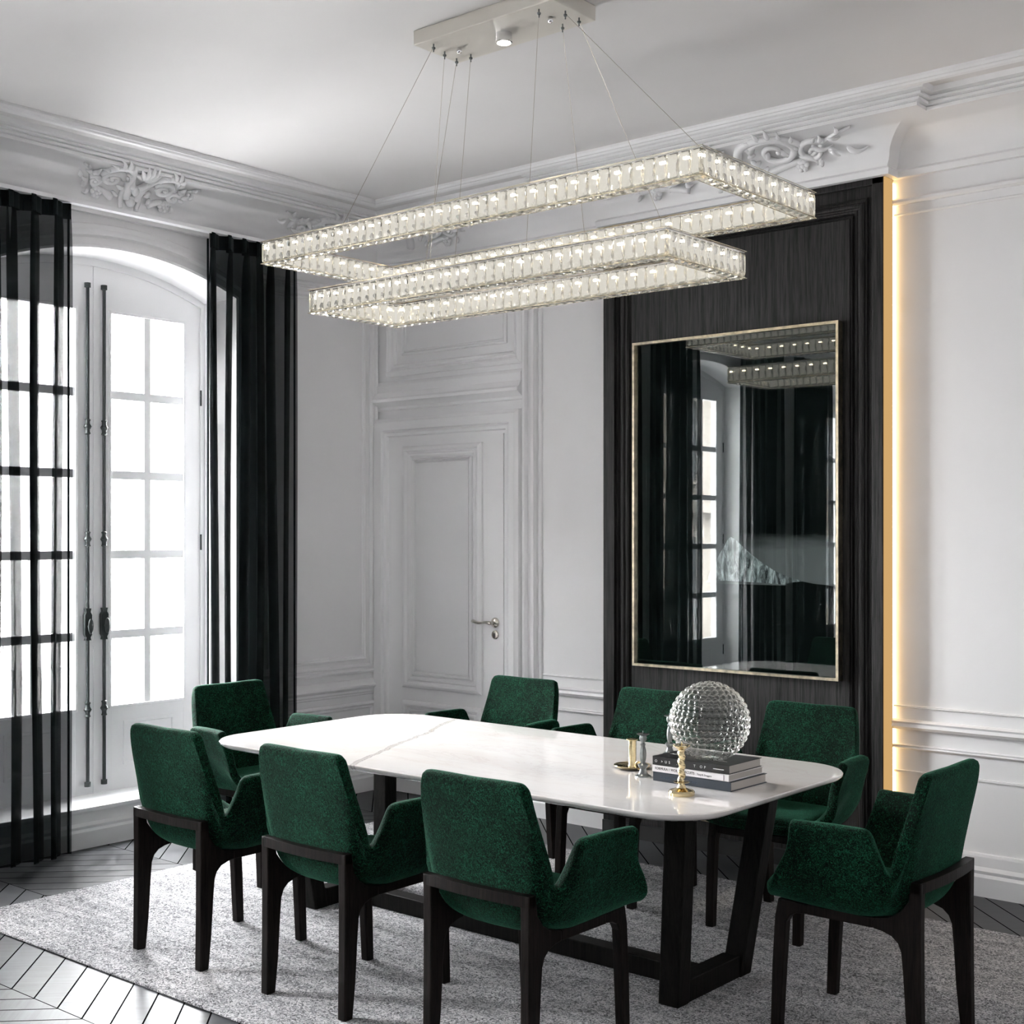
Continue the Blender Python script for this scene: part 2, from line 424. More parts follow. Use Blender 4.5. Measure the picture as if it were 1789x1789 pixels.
# floor, ceiling
MB().box(-1.2, XR + 0.15, YF - 0.15, 0.2, -0.1, 0.0).build('floor', 'floor')['kind'] = 'structure'
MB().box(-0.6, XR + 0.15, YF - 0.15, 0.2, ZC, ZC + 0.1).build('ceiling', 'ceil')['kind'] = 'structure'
# left (window) wall with arched openings, the last one unseen and added for more daylight
mb = MB()
def quad(a, b, c, d): mb.face([a, b, c, d])
ys = [YF]
for c in WIN[::-1]: ys += [c - HW, c + HW]
ys.append(0.0)
for i in range(0, len(ys), 2):
    quad((0, ys[i], 0), (0, ys[i + 1], 0), (0, ys[i + 1], ZC), (0, ys[i], ZC))
NA = 28
for c in WIN:
    yy = [c - HW + 2 * HW * k / NA for k in range(NA + 1)]
    quad((0, yy[0], 0), (0, yy[-1], 0), (0, yy[-1], SILL), (0, yy[0], SILL))
    for k in range(NA):
        z0, z1 = arch_z(yy[k] - c), arch_z(yy[k + 1] - c)
        quad((0, yy[k], z0), (0, yy[k + 1], z1), (0, yy[k + 1], ZC), (0, yy[k], ZC))
        quad((0, yy[k], z0), (0, yy[k + 1], z1), (-0.40, yy[k + 1], z1), (-0.40, yy[k], z0))
    for s_ in (-1, 1):
        quad((0, c + s_ * HW, SILL), (0, c + s_ * HW, SPRING), (-0.40, c + s_ * HW, SPRING), (-0.40, c + s_ * HW, SILL))
    quad((0, c - HW, SILL), (0, c + HW, SILL), (-0.40, c + HW, SILL), (-0.40, c - HW, SILL))
mb.build('wall_left', 'wall')['kind'] = 'structure'
MB().box(-0.4, XR + 0.15, 0.0, 0.15, 0, ZC).build('wall_back', 'wall')['kind'] = 'structure'
MB().box(XR, XR + 0.15, YF, 0.0, 0, ZC).build('wall_right', 'wall')['kind'] = 'structure'
MB().box(-0.4, XR + 0.15, YF - 0.15, YF, 0, ZC).build('wall_front', 'wall')['kind'] = 'structure'

# cabinet-width breakfront that the cornice steps around
BX0, BX1, BY = 1.835, 3.425, -0.10
CORN = [(0.0, 3.235), (0.030, 3.235), (0.034, 3.262), (0.022, 3.275), (0.036, 3.300), (0.040, 3.318)]
for k in range(1, 13):
    a = k / 12 * PI / 2
    CORN.append((0.040 + 0.21 * (1 - math.cos(a)), 3.318 + 0.125 * math.sin(a)))
CORN += [(0.254, 3.438), (0.268, 3.438), (0.268, 3.453), (0.262, 3.457), (0.282, 3.459), (0.282, 3.471), (0.276, 3.475), (0.297, 3.477), (0.297, 3.486), (0.292, 3.491), (0.312, 3.498), (0.322, 3.52), (0.0, 3.52)]
prof = [(a, b) for a, b in CORN]
path = [(0, YF, 0), (0, 0, 0), (BX0, 0, 0), (BX0, BY, 0), (BX1, BY, 0), (BX1, 0, 0), (XR, 0, 0)]
MB().sweep(path, prof, (0, 0, 1), flip=-1).build('trim_1', 'trim', smooth='auto', angle=28)['kind'] = 'structure'
# flat ceiling fillet running in front of the cornice
cp = [(0.445, ZC), (0.445, ZC - 0.010), (0.450, ZC - 0.022), (0.462, ZC - 0.030), (0.478, ZC - 0.026), (0.486, ZC - 0.018), (0.498, ZC - 0.022), (0.508, ZC - 0.022), (0.515, ZC - 0.012), (0.515, ZC)]
MB().sweep([(0, YF, 0), (0, 0, 0), (XR, 0, 0)], cp, (0, 0, 1), flip=-1).build('trim_2', 'trim')['kind'] = 'structure'

# panel-frame moulding profile
def frame_prof(w=0.05, h=0.022):
    h *= 1.35
    return [(0, 0), (0, h * 0.55), (w * 0.14, h * 0.85), (w * 0.30, h), (w * 0.42, h * 0.9), (w * 0.5, h * 0.45), (w * 0.62, h * 0.35), (w * 0.72, h * 0.6), (w * 0.86, h * 0.55), (w, h * 0.2), (w, 0)]
def rect_back(mb, x0, x1, z0, z1, y, w=0.05, h=0.022):
    mb.sweep([(x0, y, z0), (x1, y, z0), (x1, y, z1), (x0, y, z1)], frame_prof(w, h), (0, -1, 0), closed=True, flip=1)
def rect_left(mb, y0, y1, z0, z1, x, w=0.05, h=0.022):
    mb.sweep([(x, y0, z0), (x, y1, z0), (x, y1, z1), (x, y0, z1)], frame_prof(w, h), (1, 0, 0), closed=True, flip=1)

# left wall: panel frames, chair rail, baseboard, archivolts
mb = MB()
piers = [(-1.84 + HW + 0.14, -0.0), (-4.18 + HW + 0.14, -1.84 - HW - 0.14), (-6.52 + HW + 0.14, -4.18 - HW - 0.14), (-8.86 + HW + 0.14, -6.52 - HW - 0.14), (YF, -8.86 - HW - 0.14)]
for (a, b) in piers:
    rect_left(mb, a + 0.015, b - 0.012, 0.735, 3.10, 0.0, 0.055, 0.024)
    rect_left(mb, a + 0.095, b - 0.105, 0.815, 3.02, 0.0, 0.03, 0.012)
    rect_left(mb, a + 0.03, b - 0.02, 0.215, 0.555, 0.0, 0.045, 0.02)
mb.build('trim_3', 'trim')['kind'] = 'structure'
RAILP = [(0, 0.595), (0.012, 0.600), (0.014, 0.612), (0.022, 0.618), (0.022, 0.632), (0.034, 0.640), (0.042, 0.650), (0.042, 0.662), (0.030, 0.672), (0.010, 0.690), (0, 0.696)]
mb = MB()
for (a, b) in piers: mb.sweep([(0, a, 0), (0, b, 0)], [(p, q) for p, q in RAILP], (0, 0, 1), flip=-1)
mb.build('trim_4', 'trim')['kind'] = 'structure'
BASEP = [(0, 0.0), (0.040, 0.0), (0.040, 0.085), (0.030, 0.098), (0.034, 0.112), (0.020, 0.128), (0.016, 0.170), (0.012, 0.182), (0, 0.184)]
MB().sweep([(0, YF, 0), (0, 0, 0)], BASEP, (0, 0, 1), flip=-1).build('baseboard_left', 'trim')['kind'] = 'structure'
mb = MB()
AP = [(0, 0), (0.0, 0.020), (0.012, 0.026), (0.03, 0.020), (0.05, 0.022), (0.062, 0.034), (0.080, 0.030), (0.095, 0.016), (0.120, 0.014), (0.128, 0.0)]
for c in WIN:
    pth = [(0, c - HW, SILL)] + [(0, c - HW + 2 * HW * k / NA, arch_z(-HW + 2 * HW * k / NA)) for k in range(NA + 1)] + [(0, c + HW, SILL)]
    mb.sweep(pth, AP, (1, 0, 0), flip=1)
mb.build('trim_5', 'trim', smooth='auto')['kind'] = 'structure'
mb = MB()
for c in WIN: mb.box(-DEP, 0.028, c - HW + 0.001, c + HW - 0.001, SILL - 0.018, SILL + 0.004)
mb.build('trim_6', 'winpaint', bevel=0.004)['kind'] = 'structure'

# windows
PZ = [0.665, 1.050, 1.485, 1.920, 2.355, 2.795]
def make_window(c, idx):
    root = empty('window_%d' % idx, (-DEP, c, 0)); root['kind'] = 'structure'
    # fixed frame against the reveal
    mb = MB(); outer = []; inner = []
    for k in range(NA + 1):
        dy = -HW + 2 * HW * k / NA
        outer.append((dy, arch_z(dy))); d2 = dy * (HW - 0.027) / HW; inner.append((d2, arch_z(d2) - 0.040))
    o_ = [(-HW, SILL)] + outer + [(HW, SILL)]; i_ = [(-HW + 0.027, SILL)] + inner + [(HW - 0.027, SILL)]
    for k in range(len(o_) - 1):
        a, b, c2, d = o_[k], o_[k + 1], i_[k + 1], i_[k]
        for x in (0.0, -0.10): mb.face([(x, a[0], a[1]), (x, b[0], b[1]), (x, c2[0], c2[1]), (x, d[0], d[1])])
        mb.face([(0, c2[0], c2[1]), (0, d[0], d[1]), (-0.10, d[0], d[1]), (-0.10, c2[0], c2[1])])
        mb.face([(0, a[0], a[1]), (0, b[0], b[1]), (-0.10, b[0], b[1]), (-0.10, a[0], a[1])])
    mb.box(-0.062, -0.048, -0.022, 0.022, SILL + 0.003, 3.03)
    mb.build('window_frame', 'winpaint', root)
    for s_ in (-1, 1):
        mb = MB()
        f = lambda a, b, z0, z1, x0=-0.058, x1=-0.012: mb.box(x0, x1, s_ * a, s_ * b, z0, z1)
        f(0.001, 0.109, SILL + 0.003, 2.80); f(0.579, 0.696, SILL + 0.003, 2.80)
        f(0.109, 0.579, SILL + 0.003, PZ[0])
        f(0.323, 0.365, PZ[0], PZ[-1], -0.05, -0.016)
        for z in PZ[1:-1]: f(0.109, 0.579, z - 0.023, z + 0.023, -0.05, -0.0162)
        pts = [(0.001, 2.795)] + [(0.696, 2.795)] + [(0.696 - 0.695 * k / 14, arch_z(0.696 - 0.695 * k / 14) - 0.032) for k in range(15)]
        mb.prism([(-0.058, s_ * a, b) for a, b in pts], (0.046, 0, 0))
        # beads and the raised bottom panel
        y0, y1 = sorted((s_ * 0.109, s_ * 0.579))
        mb.sweep([(-0.012, y0, PZ[0]), (-0.012, y1, PZ[0]), (-0.012, y1, PZ[-1]), (-0.012, y0, PZ[-1])], [(0, 0), (0, 0.006), (0.014, 0.008), (0.016, 0)], (1, 0, 0), closed=True, flip=-1)
        y0, y1 = sorted((s_ * 0.185, s_ * 0.515))
        mb.sweep([(-0.012, y0, 0.335), (-0.012, y1, 0.335), (-0.012, y1, 0.575), (-0.012, y0, 0.575)], [(0, 0), (0, 0.008), (0.014, 0.008), (0.018, 0)], (1, 0, 0), closed=True, flip=1)
        leaf = mb.build('casement', 'winpaint', root, bevel=0.0015)
        MB().box(-0.036, -0.030, s_ * 0.112, s_ * 0.576, PZ[0], PZ[-1]).build('pane', 'pane', leaf)
        # espagnolette rod
        mb = MB(); y = s_ * 0.050
        mb.tube([(0.014, y, 0.255), (0.014, y, 2.93)], 0.0095, 10)
        for z in (0.262, 2.925): mb.tube([(0.013, y, z - 0.012), (0.013, y, z + 0.012)], 0.017, 10)
        for z in (2.17, 1.57, 0.66):
            mb.lathe([(0.010, z - 0.042), (0.016, z - 0.036), (0.012, z - 0.028), (0.012, z - 0.016), (0.021, z), (0.012, z + 0.016), (0.012, z + 0.028), (0.016, z + 0.036), (0.010, z + 0.042)], (0.014, y, 0), 12)
        mb.build('bolt_rod', 'iron', leaf, smooth='auto')
        mb = MB()
        pl = [(-0.016, 1.03), (0.016, 1.03), (0.012, 1.045), (0.021, 1.06), (0.021, 1.165), (0.012, 1.18), (0.016, 1.20), (-0.016, 1.20), (-0.012, 1.18), (-0.021, 1.165), (-0.021, 1.06), (-0.012, 1.045)]
        mb.prism([(0.002, y + a, b) for a, b in pl], (0.022, 0, 0))
        mb.ellipsoid((0.045, y, 1.105), (0.010, 0.016, 0.042), u=14, v=10)
        mb.tube([(0.02, y, 1.105), (0.045, y, 1.105)], 0.007)
        mb.build('bolt_handle', 'iron', leaf, smooth='auto')
        mb = MB()
        for z in (0.55, 1.55, 2.38): mb.tube([(-0.004, s_ * 0.696, z - 0.045), (-0.004, s_ * 0.696, z + 0.045)], 0.0055, 8)
        mb.build('hinge', 'iron', leaf)
    return root
for i, c in enumerate(WIN): make_window(c, i + 1)

# balcony railings outside every window
def make_railing(c, label):
    root = empty('balcony_railing', (-0.62, c, 0), label=label, cat='railing', group='iron balcony railings outside the windows')
    mb = MB(); mb.box(-0.018, 0.018, -0.78, 0.78, 1.00, 1.03); mb.box(-0.012, 0.012, -0.78, 0.78, 0.10, 0.125)
    for y in (-0.77, 0.77): mb.box(-0.012, 0.012, y - 0.012, y + 0.012, 0.0, 1.0)
    mb.build('frame', 'rail', root)
    for k in range(-4, 5):
        mb = MB(); y = k * 0.165
        def sp(cy, cz, r0, a0, dirn, turns=1.2):
            P = []
            for q in range(18):
                t = q / 17; a = a0 + dirn * turns * 2 * PI * t; r = r0 * (1 - 0.82 * t)
                P.append((0, y + cy + r * math.cos(a), cz + r * math.sin(a)))
            return P
        for s_ in (-1, 1):
            P = [(0, y, 0.125), (0, y + s_ * 0.055, 0.28), (0, y + s_ * 0.012, 0.50), (0, y + s_ * 0.05, 0.68), (0, y + s_ * 0.060, 0.84)]
            mb.tube(catmull(P, 6), 0.0055, 6)
            mb.tube(sp(s_ * 0.030, 0.84, 0.032, 0 if s_ > 0 else PI, s_), 0.005, 6)
            mb.tube(sp(s_ * 0.040, 0.20, 0.034, PI / 2, -s_), 0.005, 6)
        mb.tube([(0, y, 0.12), (0, y, 1.0)], 0.005, 6)
        mb.build('scroll', 'rail', root, smooth=True)
    return root
for c, w in zip(WIN, ('first window beside the room corner', 'middle window', 'third window counted from the room corner', 'added window furthest from the door wall')):
    make_railing(c, 'scrolled iron balcony railing seen through the ' + w)
MB().box(-1.0, -0.40, YF, 0.15, -0.12, -0.0).build('trim_7', 'stone')['kind'] = 'structure'

# facade across the street (seen mirrored in the picture glass)
bld = empty('apartment_building', (-13.0, -24.0, -9), label='pale stone apartment building across the street mirrored in the picture glass', cat='building')
MB().box(-1.0, 0.0, -16, 10, 0, 19).build('facade', 'stone', bld)
for fl in range(5):
    for k in range(9):
        y = -14.5 + k * 2.8; z = 1.2 + fl * 3.6
        w_ = MB(); w_.box(0.0, 0.12, y - 0.15, y + 1.45, z - 0.1, z); w_.box(0.0, 0.10, y - 0.1, y, z, z + 2.1); w_.box(0.0, 0.10, y + 1.3, y + 1.4, z, z + 2.1); w_.box(0, 0.16, y - 0.2, y + 1.5, z + 2.1, z + 2.3)
        wf = w_.build('window', 'stone_light', bld)
        MB().box(0.0, 0.04, y, y + 1.3, z, z + 2.1).build('window_glass', 'stoneglass', wf)
    MB().box(0.0, 0.35, -16, 10, fl * 3.6 + 0.35, fl * 3.6 + 0.6).build('string_course', 'stone', bld)

# back wall: door, casing, overdoor, dado
door = empty('door_1', (0.595, 0.0, 0)); door['kind'] = 'structure'
D0, D1, DT = -0.459, 0.46, 2.18
mb = MB(); mb.box(D0, D1, -0.012, 0.02, 0.004, DT)
def dr(x0, x1, z0, z1, w, h, y=-0.012): rect_back(mb, x0, x1, z0, z1, y, w, h)
dr(-0.345, 0.305, 0.655, 2.135, 0.070, 0.022)
dr(-0.262, 0.222, 0.735, 2.055, 0.022, 0.016)
dr(-0.345, 0.305, 0.135, 0.575, 0.070, 0.022)
dr(-0.262, 0.222, 0.215, 0.495, 0.022, 0.016)
mb.box(-0.235, 0.198, -0.024, -0.010, 0.765, 2.03)
leaf = mb.build('door_leaf', 'trim', door)
mb = MB()
mb.lathe([(0.030, -0.014), (0.030, -0.018), (0.026, -0.024), (0.012, -0.030)], (0.400, 0, 1.082), 24, 'y')
mb.tube([(0.400, -0.025, 1.082), (0.400, -0.062, 1.082)], 0.010, 12)
mb.tube(catmull([(0.404, -0.062, 1.082), (0.36, -0.066, 1.084), (0.31, -0.064, 1.080), (0.262, -0.062, 1.088)], 5), [0.011, 0.011, 0.010, 0.009, 0.008, 0.0075, 0.007, 0.007, 0.0075, 0.008, 0.009, 0.0095, 0.010, 0.010, 0.010, 0.009], 10)
mb.lathe([(0.026, -0.014), (0.026, -0.018), (0.022, -0.022), (0.014, -0.023)], (0.400, 0, 1.012), 24, 'y')
h_ = mb.build('door_handle', 'nickel', leaf, smooth='auto')
MB().box(0.396, 0.404, -0.0245, -0.022, 1.000, 1.022).build('keyhole', 'black', h_)
# casing: stepped pilasters and head
mb = MB()
CP = [(0, 0), (0, 0.010), (0.018, 0.012), (0.024, 0.030), (0.040, 0.034), (0.052, 0.026), (0.060, 0.044), (0.078, 0.046), (0.092, 0.052), (0.108, 0.056), (0.120, 0.044), (0.130, 0.040), (0.136, 0.0)]
mb.sweep([(0.136, 0, 0), (0.136, 0, 2.18), (1.060, 0, 2.18), (1.060, 0, 0)], CP, (0, -1, 0), flip=1)
mb.build('trim_8', 'trim', smooth='auto', angle=25)['kind'] = 'structure'
mb = MB()
# frieze ledge above the door and overdoor panel
LP = [(0, 2.365), (0.016, 2.370), (0.020, 2.385), (0.040, 2.400), (0.062, 2.415), (0.062, 2.432), (0.045, 2.445), (0.030, 2.475), (0.030, 2.520), (0.018, 2.535), (0.0, 2.545)]
mb.sweep([(0.0, 0, 0), (1.20, 0, 0)], LP, (0, 0, 1), flip=-1)
rect_back(mb, 0.10, 1.20, 2.575, 3.215, 0, 0.075, 0.030)
rect_back(mb, 0.225, 1.075, 2.70, 3.15, 0, 0.030, 0.014)
# tall strip mouldings between the door and the white pier
for x, w, h in ((1.200, 0.030, 0.030), (1.262, 0.042, 0.034), (1.318, 0.020, 0.016)):
    mb.sweep([(x, 0, 0), (x, 0, 3.24)], [(0, 0), (0, h * .6), (w * .3, h), (w * .6, h * .8), (w * .8, h), (w, h * .5), (w, 0)], (0, -1, 0), flip=-1)
mb.build('trim_9', 'trim', smooth='auto', angle=25)['kind'] = 'structure'
mb = MB()
# dado on the white pier left of the cabinet and on the wall right of it
for (a, b) in ((1.345, BX0), (BX1, XR)):
    for (z, w, h) in ((0.800, 0.010, 0.012), (0.700, 0.046, 0.030), (0.610, 0.022, 0.018)):
        mb.sweep([(a, 0, z), (b, 0, z)], [(0, 0), (0.0, h * .6), (w * .3, h), (w * .6, h * .8), (w * .8, h), (w, h * .5), (w, 0)], (0, -1, 0), flip=1)
for z, w, h in ((3.115, 0.03, 0.022), (3.065, 0.012, 0.01)):
    mb.sweep([(BX1, 0, z), (XR, 0, z)], [(0, 0), (0.0, h * .6), (w * .3, h), (w * .7, h), (w, h * .5), (w, 0)], (0, -1, 0), flip=1)
mb.sweep([(BX1, 0, 0.50), (XR, 0, 0.50)], [(0, 0), (0, 0.008), (0.01, 0.008), (0.012, 0)], (0, -1, 0), flip=1)
mb.build('trim_10', 'trim')['kind'] = 'structure'
mb = MB()
for a, b in ((0.0, 0.0), (1.20, BX0), (BX1, XR)):
    if b > a: mb.sweep([(a, 0, 0), (b, 0, 0)], BASEP, (0, 0, 1), flip=-1)
mb.build('baseboard_back', 'trim')['kind'] = 'structure'

# dark panelled feature (built as a thing standing against the wall)
cab = empty('wall_panelling', (2.63, 0, 0), label='tall dark grained oak wall panelling framing the picture beside the lit wall', cat='wall panelling')
x0, x1 = BX0 - 2.63, BX1 - 2.63
MB().box(x0, x1 - 0.006, BY + 0.018, -0.001, 0.0, 3.24).build('back_panel', 'darkwood', cab)
mb = MB()
for a, b in ((x0, x0 + 0.072), (x1 - 0.062, x1 - 0.008)): mb.box(a, b, BY - 0.004, BY + 0.02, 0.0, 3.234)
mb.box(x0, x1 - 0.008, BY - 0.004, BY + 0.02, 3.205, 3.234)
mb.build('outer_stile', 'darkwood', cab, bevel=0.003)
mb = MB()
for (d, w, h) in ((0.088, 0.008, 0.010), (0.106, 0.050, 0.012)):
    rect_back(mb, x0 + d, x1 - d, 0.20, 3.24 - d, BY + 0.018, w, h)
rect_back(mb, x0 + 0.165, x1 - 0.160, 0.24, 3.08, BY + 0.018, 0.012, 0.016)
mb.build('moulding', 'darkwood', cab)
MB().box(x0 + 0.18, x1 - 0.175, BY + 0.004, BY + 0.02, 0.255, 3.065).build('centre_panel', 'darkwood', cab)
MB().box(x0, x1, BY - 0.012, BY + 0.02, 0.0, 0.075).build('plinth', 'black', cab)
MB().box(x0 + 0.09, x1 - 0.09, BY - 0.004, BY + 0.018, 0.150, 0.156).build('plinth_inlay', 'palebrass', cab)
MB().box(x1 - 0.006, x1, BY, -0.014, 0.0, 3.234).build('edge_strip', 'goldglow', cab)
MB().box(x1 - 0.005, x1 - 0.001, -0.013, -0.001, 0.02, 3.22).build('light_line', 'wallled', cab)

# framed picture
pic = empty('framed_picture', (0, BY - 0.001, 0), label='large framed dark picture of a snowy mountain behind reflective glass with thin brass frame', cat='picture')
PX0, PX1, PZ0, PZ1 = 2.052, 3.217, 0.912, 2.592
mb = MB()
mb.sweep([(PX0, 0, PZ0), (PX1, 0, PZ0), (PX1, 0, PZ1), (PX0, 0, PZ1)], [(0, 0), (0, 0.045), (0.013, 0.045), (0.013, 0.026), (0.013, 0)], (0, -1, 0), closed=True, flip=1)
mb.build('frame', 'palebrass', pic)
MB().box(PX0 + 0.004, PX1 - 0.004, -0.018, 0.0, PZ0 + 0.004, PZ1 - 0.004).build('print', 'blackpic', pic)
mb = MB(); mb.box(2.30, PX1 - 0.015, -0.0190, -0.0184, 1.35, 1.68); mb.build('cloud_bank', 'cloud', pic)
def flat(pts, y, th=0.0005):
    m_ = MB(); m_.prism([(a, y, b) for a, b in pts], (0, -th, 0)); return m_
rng = random.Random(3)
ridge = [(2.49, 1.36), (2.515, 1.42), (2.545, 1.46), (2.565, 1.50), (2.59, 1.535), (2.612, 1.572), (2.628, 1.583), (2.655, 1.570), (2.69, 1.54), (2.74, 1.50), (2.80, 1.46), (2.87, 1.42), (2.95, 1.390), (3.04, 1.368), (3.12, 1.350), (2.9, 1.355), (2.75, 1.362), (2.6, 1.366)]
flat(ridge, -0.0192).build('mountain', 'mountain', pic)
flat([(2.92, 1.345), (2.95, 1.365), (3.02, 1.372), (3.08, 1.362), (3.14, 1.358), (3.19, 1.350), (3.19, 1.335), (2.8, 1.338), (2.62, 1.345), (2.62, 1.350)], -0.0198).build('shoreline', 'blackpic', pic)
MB().box(PX0 + 0.011, PX1 - 0.011, -0.030, -0.027, PZ0 + 0.011, PZ1 - 0.011).build('glass', 'picglass', pic)

# ------------------------------------------------------------------ plaster ornaments in the cove
def cove(wall, s, t, off=0.0):
    """s along the wall, t 0..1 up the cove"""
    a = max(0.0, min(1.25, t)) * PI / 2
    d = 0.040 + 0.21 * (1 - math.cos(min(a, PI / 2))); z = 3.318 + 0.125 * math.sin(min(a, PI / 2))
    if t > 1: d += 0.05 * (t - 1) * 4; z += 0.06 * (t - 1) * 4
    if t < 0: z += t * 0.14; d = 0.034
    nd, nz = math.cos(a), -math.sin(a)
    nd, nz = (0.8, -0.6)
    d += off * nd; z += off * nz
    if wall == 'L': return Vector((d, s, z))
    if wall == 'B': return Vector((s, -d, z))
    return Vector((s, BY - d, z))
def ornament(wall, s0, hw, label, parts=('shell', 'side'), mir=(-1, 1), seed=1, group='plaster scroll ornaments along the cornice'):
    rg = random.Random(seed); mb = MB()
    def tube(P, r0, r1, off=0.012, n=7):
        pts = catmull([Vector((p[0], p[1], 0)) for p in P], 6)
        W = [cove(wall, s0 + q.x, q.y, off) for q in pts]
        rs = [r0 + (r1 - r0) * abs(k / (len(W) - 1)) for k in range(len(W))]
        mb.tube(W, [q * 1.25 for q in rs], n)
    def spiral(cx, cy, r, a0, dirn, turns=1.4, th=0.014, ty=5.0):
        P = []
        for q in range(26):
            t = q / 25; a = a0 + dirn * turns * 2 * PI * t; rr = r * (1 - 0.85 * t)
            P.append(cove(wall, s0 + cx + rr * math.cos(a), cy + rr * math.sin(a) * ty, 0.012 + 0.016 * t))
        mb.tube(P, [1.2 * th * (1 - 0.55 * k / 25) for k in range(26)], 7)
        mb.ellipsoid(P[-1], (th * .8,) * 3)
    def leaf(cx, cy, ang, ln, w=0.012, ty=5.0, curl=0.6):
        P = []; 
        for q in range(7):
            t = q / 6; a = ang + curl * t * t
            P.append((cx + ln * t * math.cos(a), cy + ln * t * math.sin(a) * ty))
        W = [cove(wall, s0 + p[0], p[1], 0.010 + 0.016 * math.sin(PI * k / 6)) for k, p in enumerate(P)]
        mb.tube(W, [w * v for v in (0.5, 0.95, 1.1, 1.0, 0.8, 0.5, 0.15)], 7)
    for m_ in mir:
        A = lambda a: a if m_ > 0 else PI - a
        if 'side' in parts:
            spiral(m_ * hw * .42, 0.58, hw * .17, A(PI * .9), -m_, 1.5, 0.018, 3.2)
            spiral(m_ * hw * .66, 0.42, hw * .11, A(PI * .2), m_, 1.3, 0.014, 3.2)
            tube([(m_ * hw * .06, 0.15), (m_ * hw * .18, 0.75), (m_ * hw * .34, 0.98), (m_ * hw * .50, 0.90), (m_ * hw * .60, 0.6)], 0.020, 0.012)
            tube([(m_ * hw * .30, 0.10), (m_ * hw * .45, 0.22), (m_ * hw * .62, 0.30), (m_ * hw * .78, 0.62), (m_ * hw * .97, 0.80)], 0.016, 0.005)
            for q in range(7):
                leaf(m_ * hw * (.22 + .11 * q), 0.35 + 0.3 * rg.random(), A(rg.uniform(-1.2, 1.3)), hw * rg.uniform(.10, .17), 0.013, 3.0, m_ * rg.uniform(-.9, .9))
            for q in range(3):
                leaf(m_ * hw * (.72 + .07 * q), 0.58 + .07 * q, A((-1) ** q * .8), hw * .08, 0.010, 3.0, m_ * .5)
            for q in range(9):
                a = PI * (0.15 + 1.1 * q / 8)
                leaf(m_ * hw * .42 + m_ * hw * .15 * math.cos(a), 0.56 + .42 * math.sin(a), A(a), 0.045, 0.011, 4.0, .5)
            for q in range(5):
                a = 2 * PI * q / 5
                leaf(m_ * hw * .66 + m_ * hw * .10 * math.cos(a), 0.40 + .22 * math.sin(a), A(a), 0.04, 0.010, 4.0, -.5)
            fx, fy = m_ * hw * .56, 0.16
            for q in range(6):
                a = q * PI / 3; mb.ellipsoid(cove(wall, s0 + fx + 0.020 * math.cos(a), fy + 0.10 * math.sin(a), 0.018), (0.014, 0.014, 0.014))
            mb.ellipsoid(cove(wall, s0 + fx, fy, 0.026), (0.012,) * 3)
    if 'shell' in parts:
        for q in range(7):
            a = PI * (0.12 + 0.76 * q / 6)
            leaf(0.0, 0.72, a, 0.085, 0.016, 5.0, 0.0)
        for s_ in (-1, 1):
            leaf(0.0, 0.45, PI / 2 + s_ * 1.2, 0.09, 0.018, 4.0, -s_ * .9)
            leaf(s_ * 0.02, 0.05, PI / 2 + s_ * .4, 0.07, 0.014, 5.0, s_ * 1.0)
            tube([(s_ * 0.045, -0.15), (s_ * 0.055, 0.25), (s_ * 0.030, 0.55)], 0.010, 0.012)
        mb.ellipsoid(cove(wall, s0, 0.10, 0.022), (0.026, 0.026, 0.026)); mb.ellipsoid(cove(wall, s0, 0.42, 0.03), (0.022, 0.022, 0.03))
    o = mb.build('plaster_ornament', 'trim', smooth=True)
    tag(o, label, 'ornament', group)
ornament('L', -1.84, 0.36, 'white plaster shell and scroll ornament in the cove above the arched window', seed=2)
ornament('L', -4.18, 0.36, 'white plaster scroll ornament above the second arched window', seed=4)
ornament('L', -0.30, 0.62, 'white plaster scroll ornament on the window wall cove ending at the room corner', parts=('side',), mir=(-1,), seed=5)
ornament('B', 0.31, 0.62, 'white plaster scroll ornament in the cove above the door beside the corner', parts=('side',), mir=(1,), seed=6)
ornament('C', 2.63, 0.74, 'wide white plaster scroll ornament in the cove above the dark panelling', seed=9)

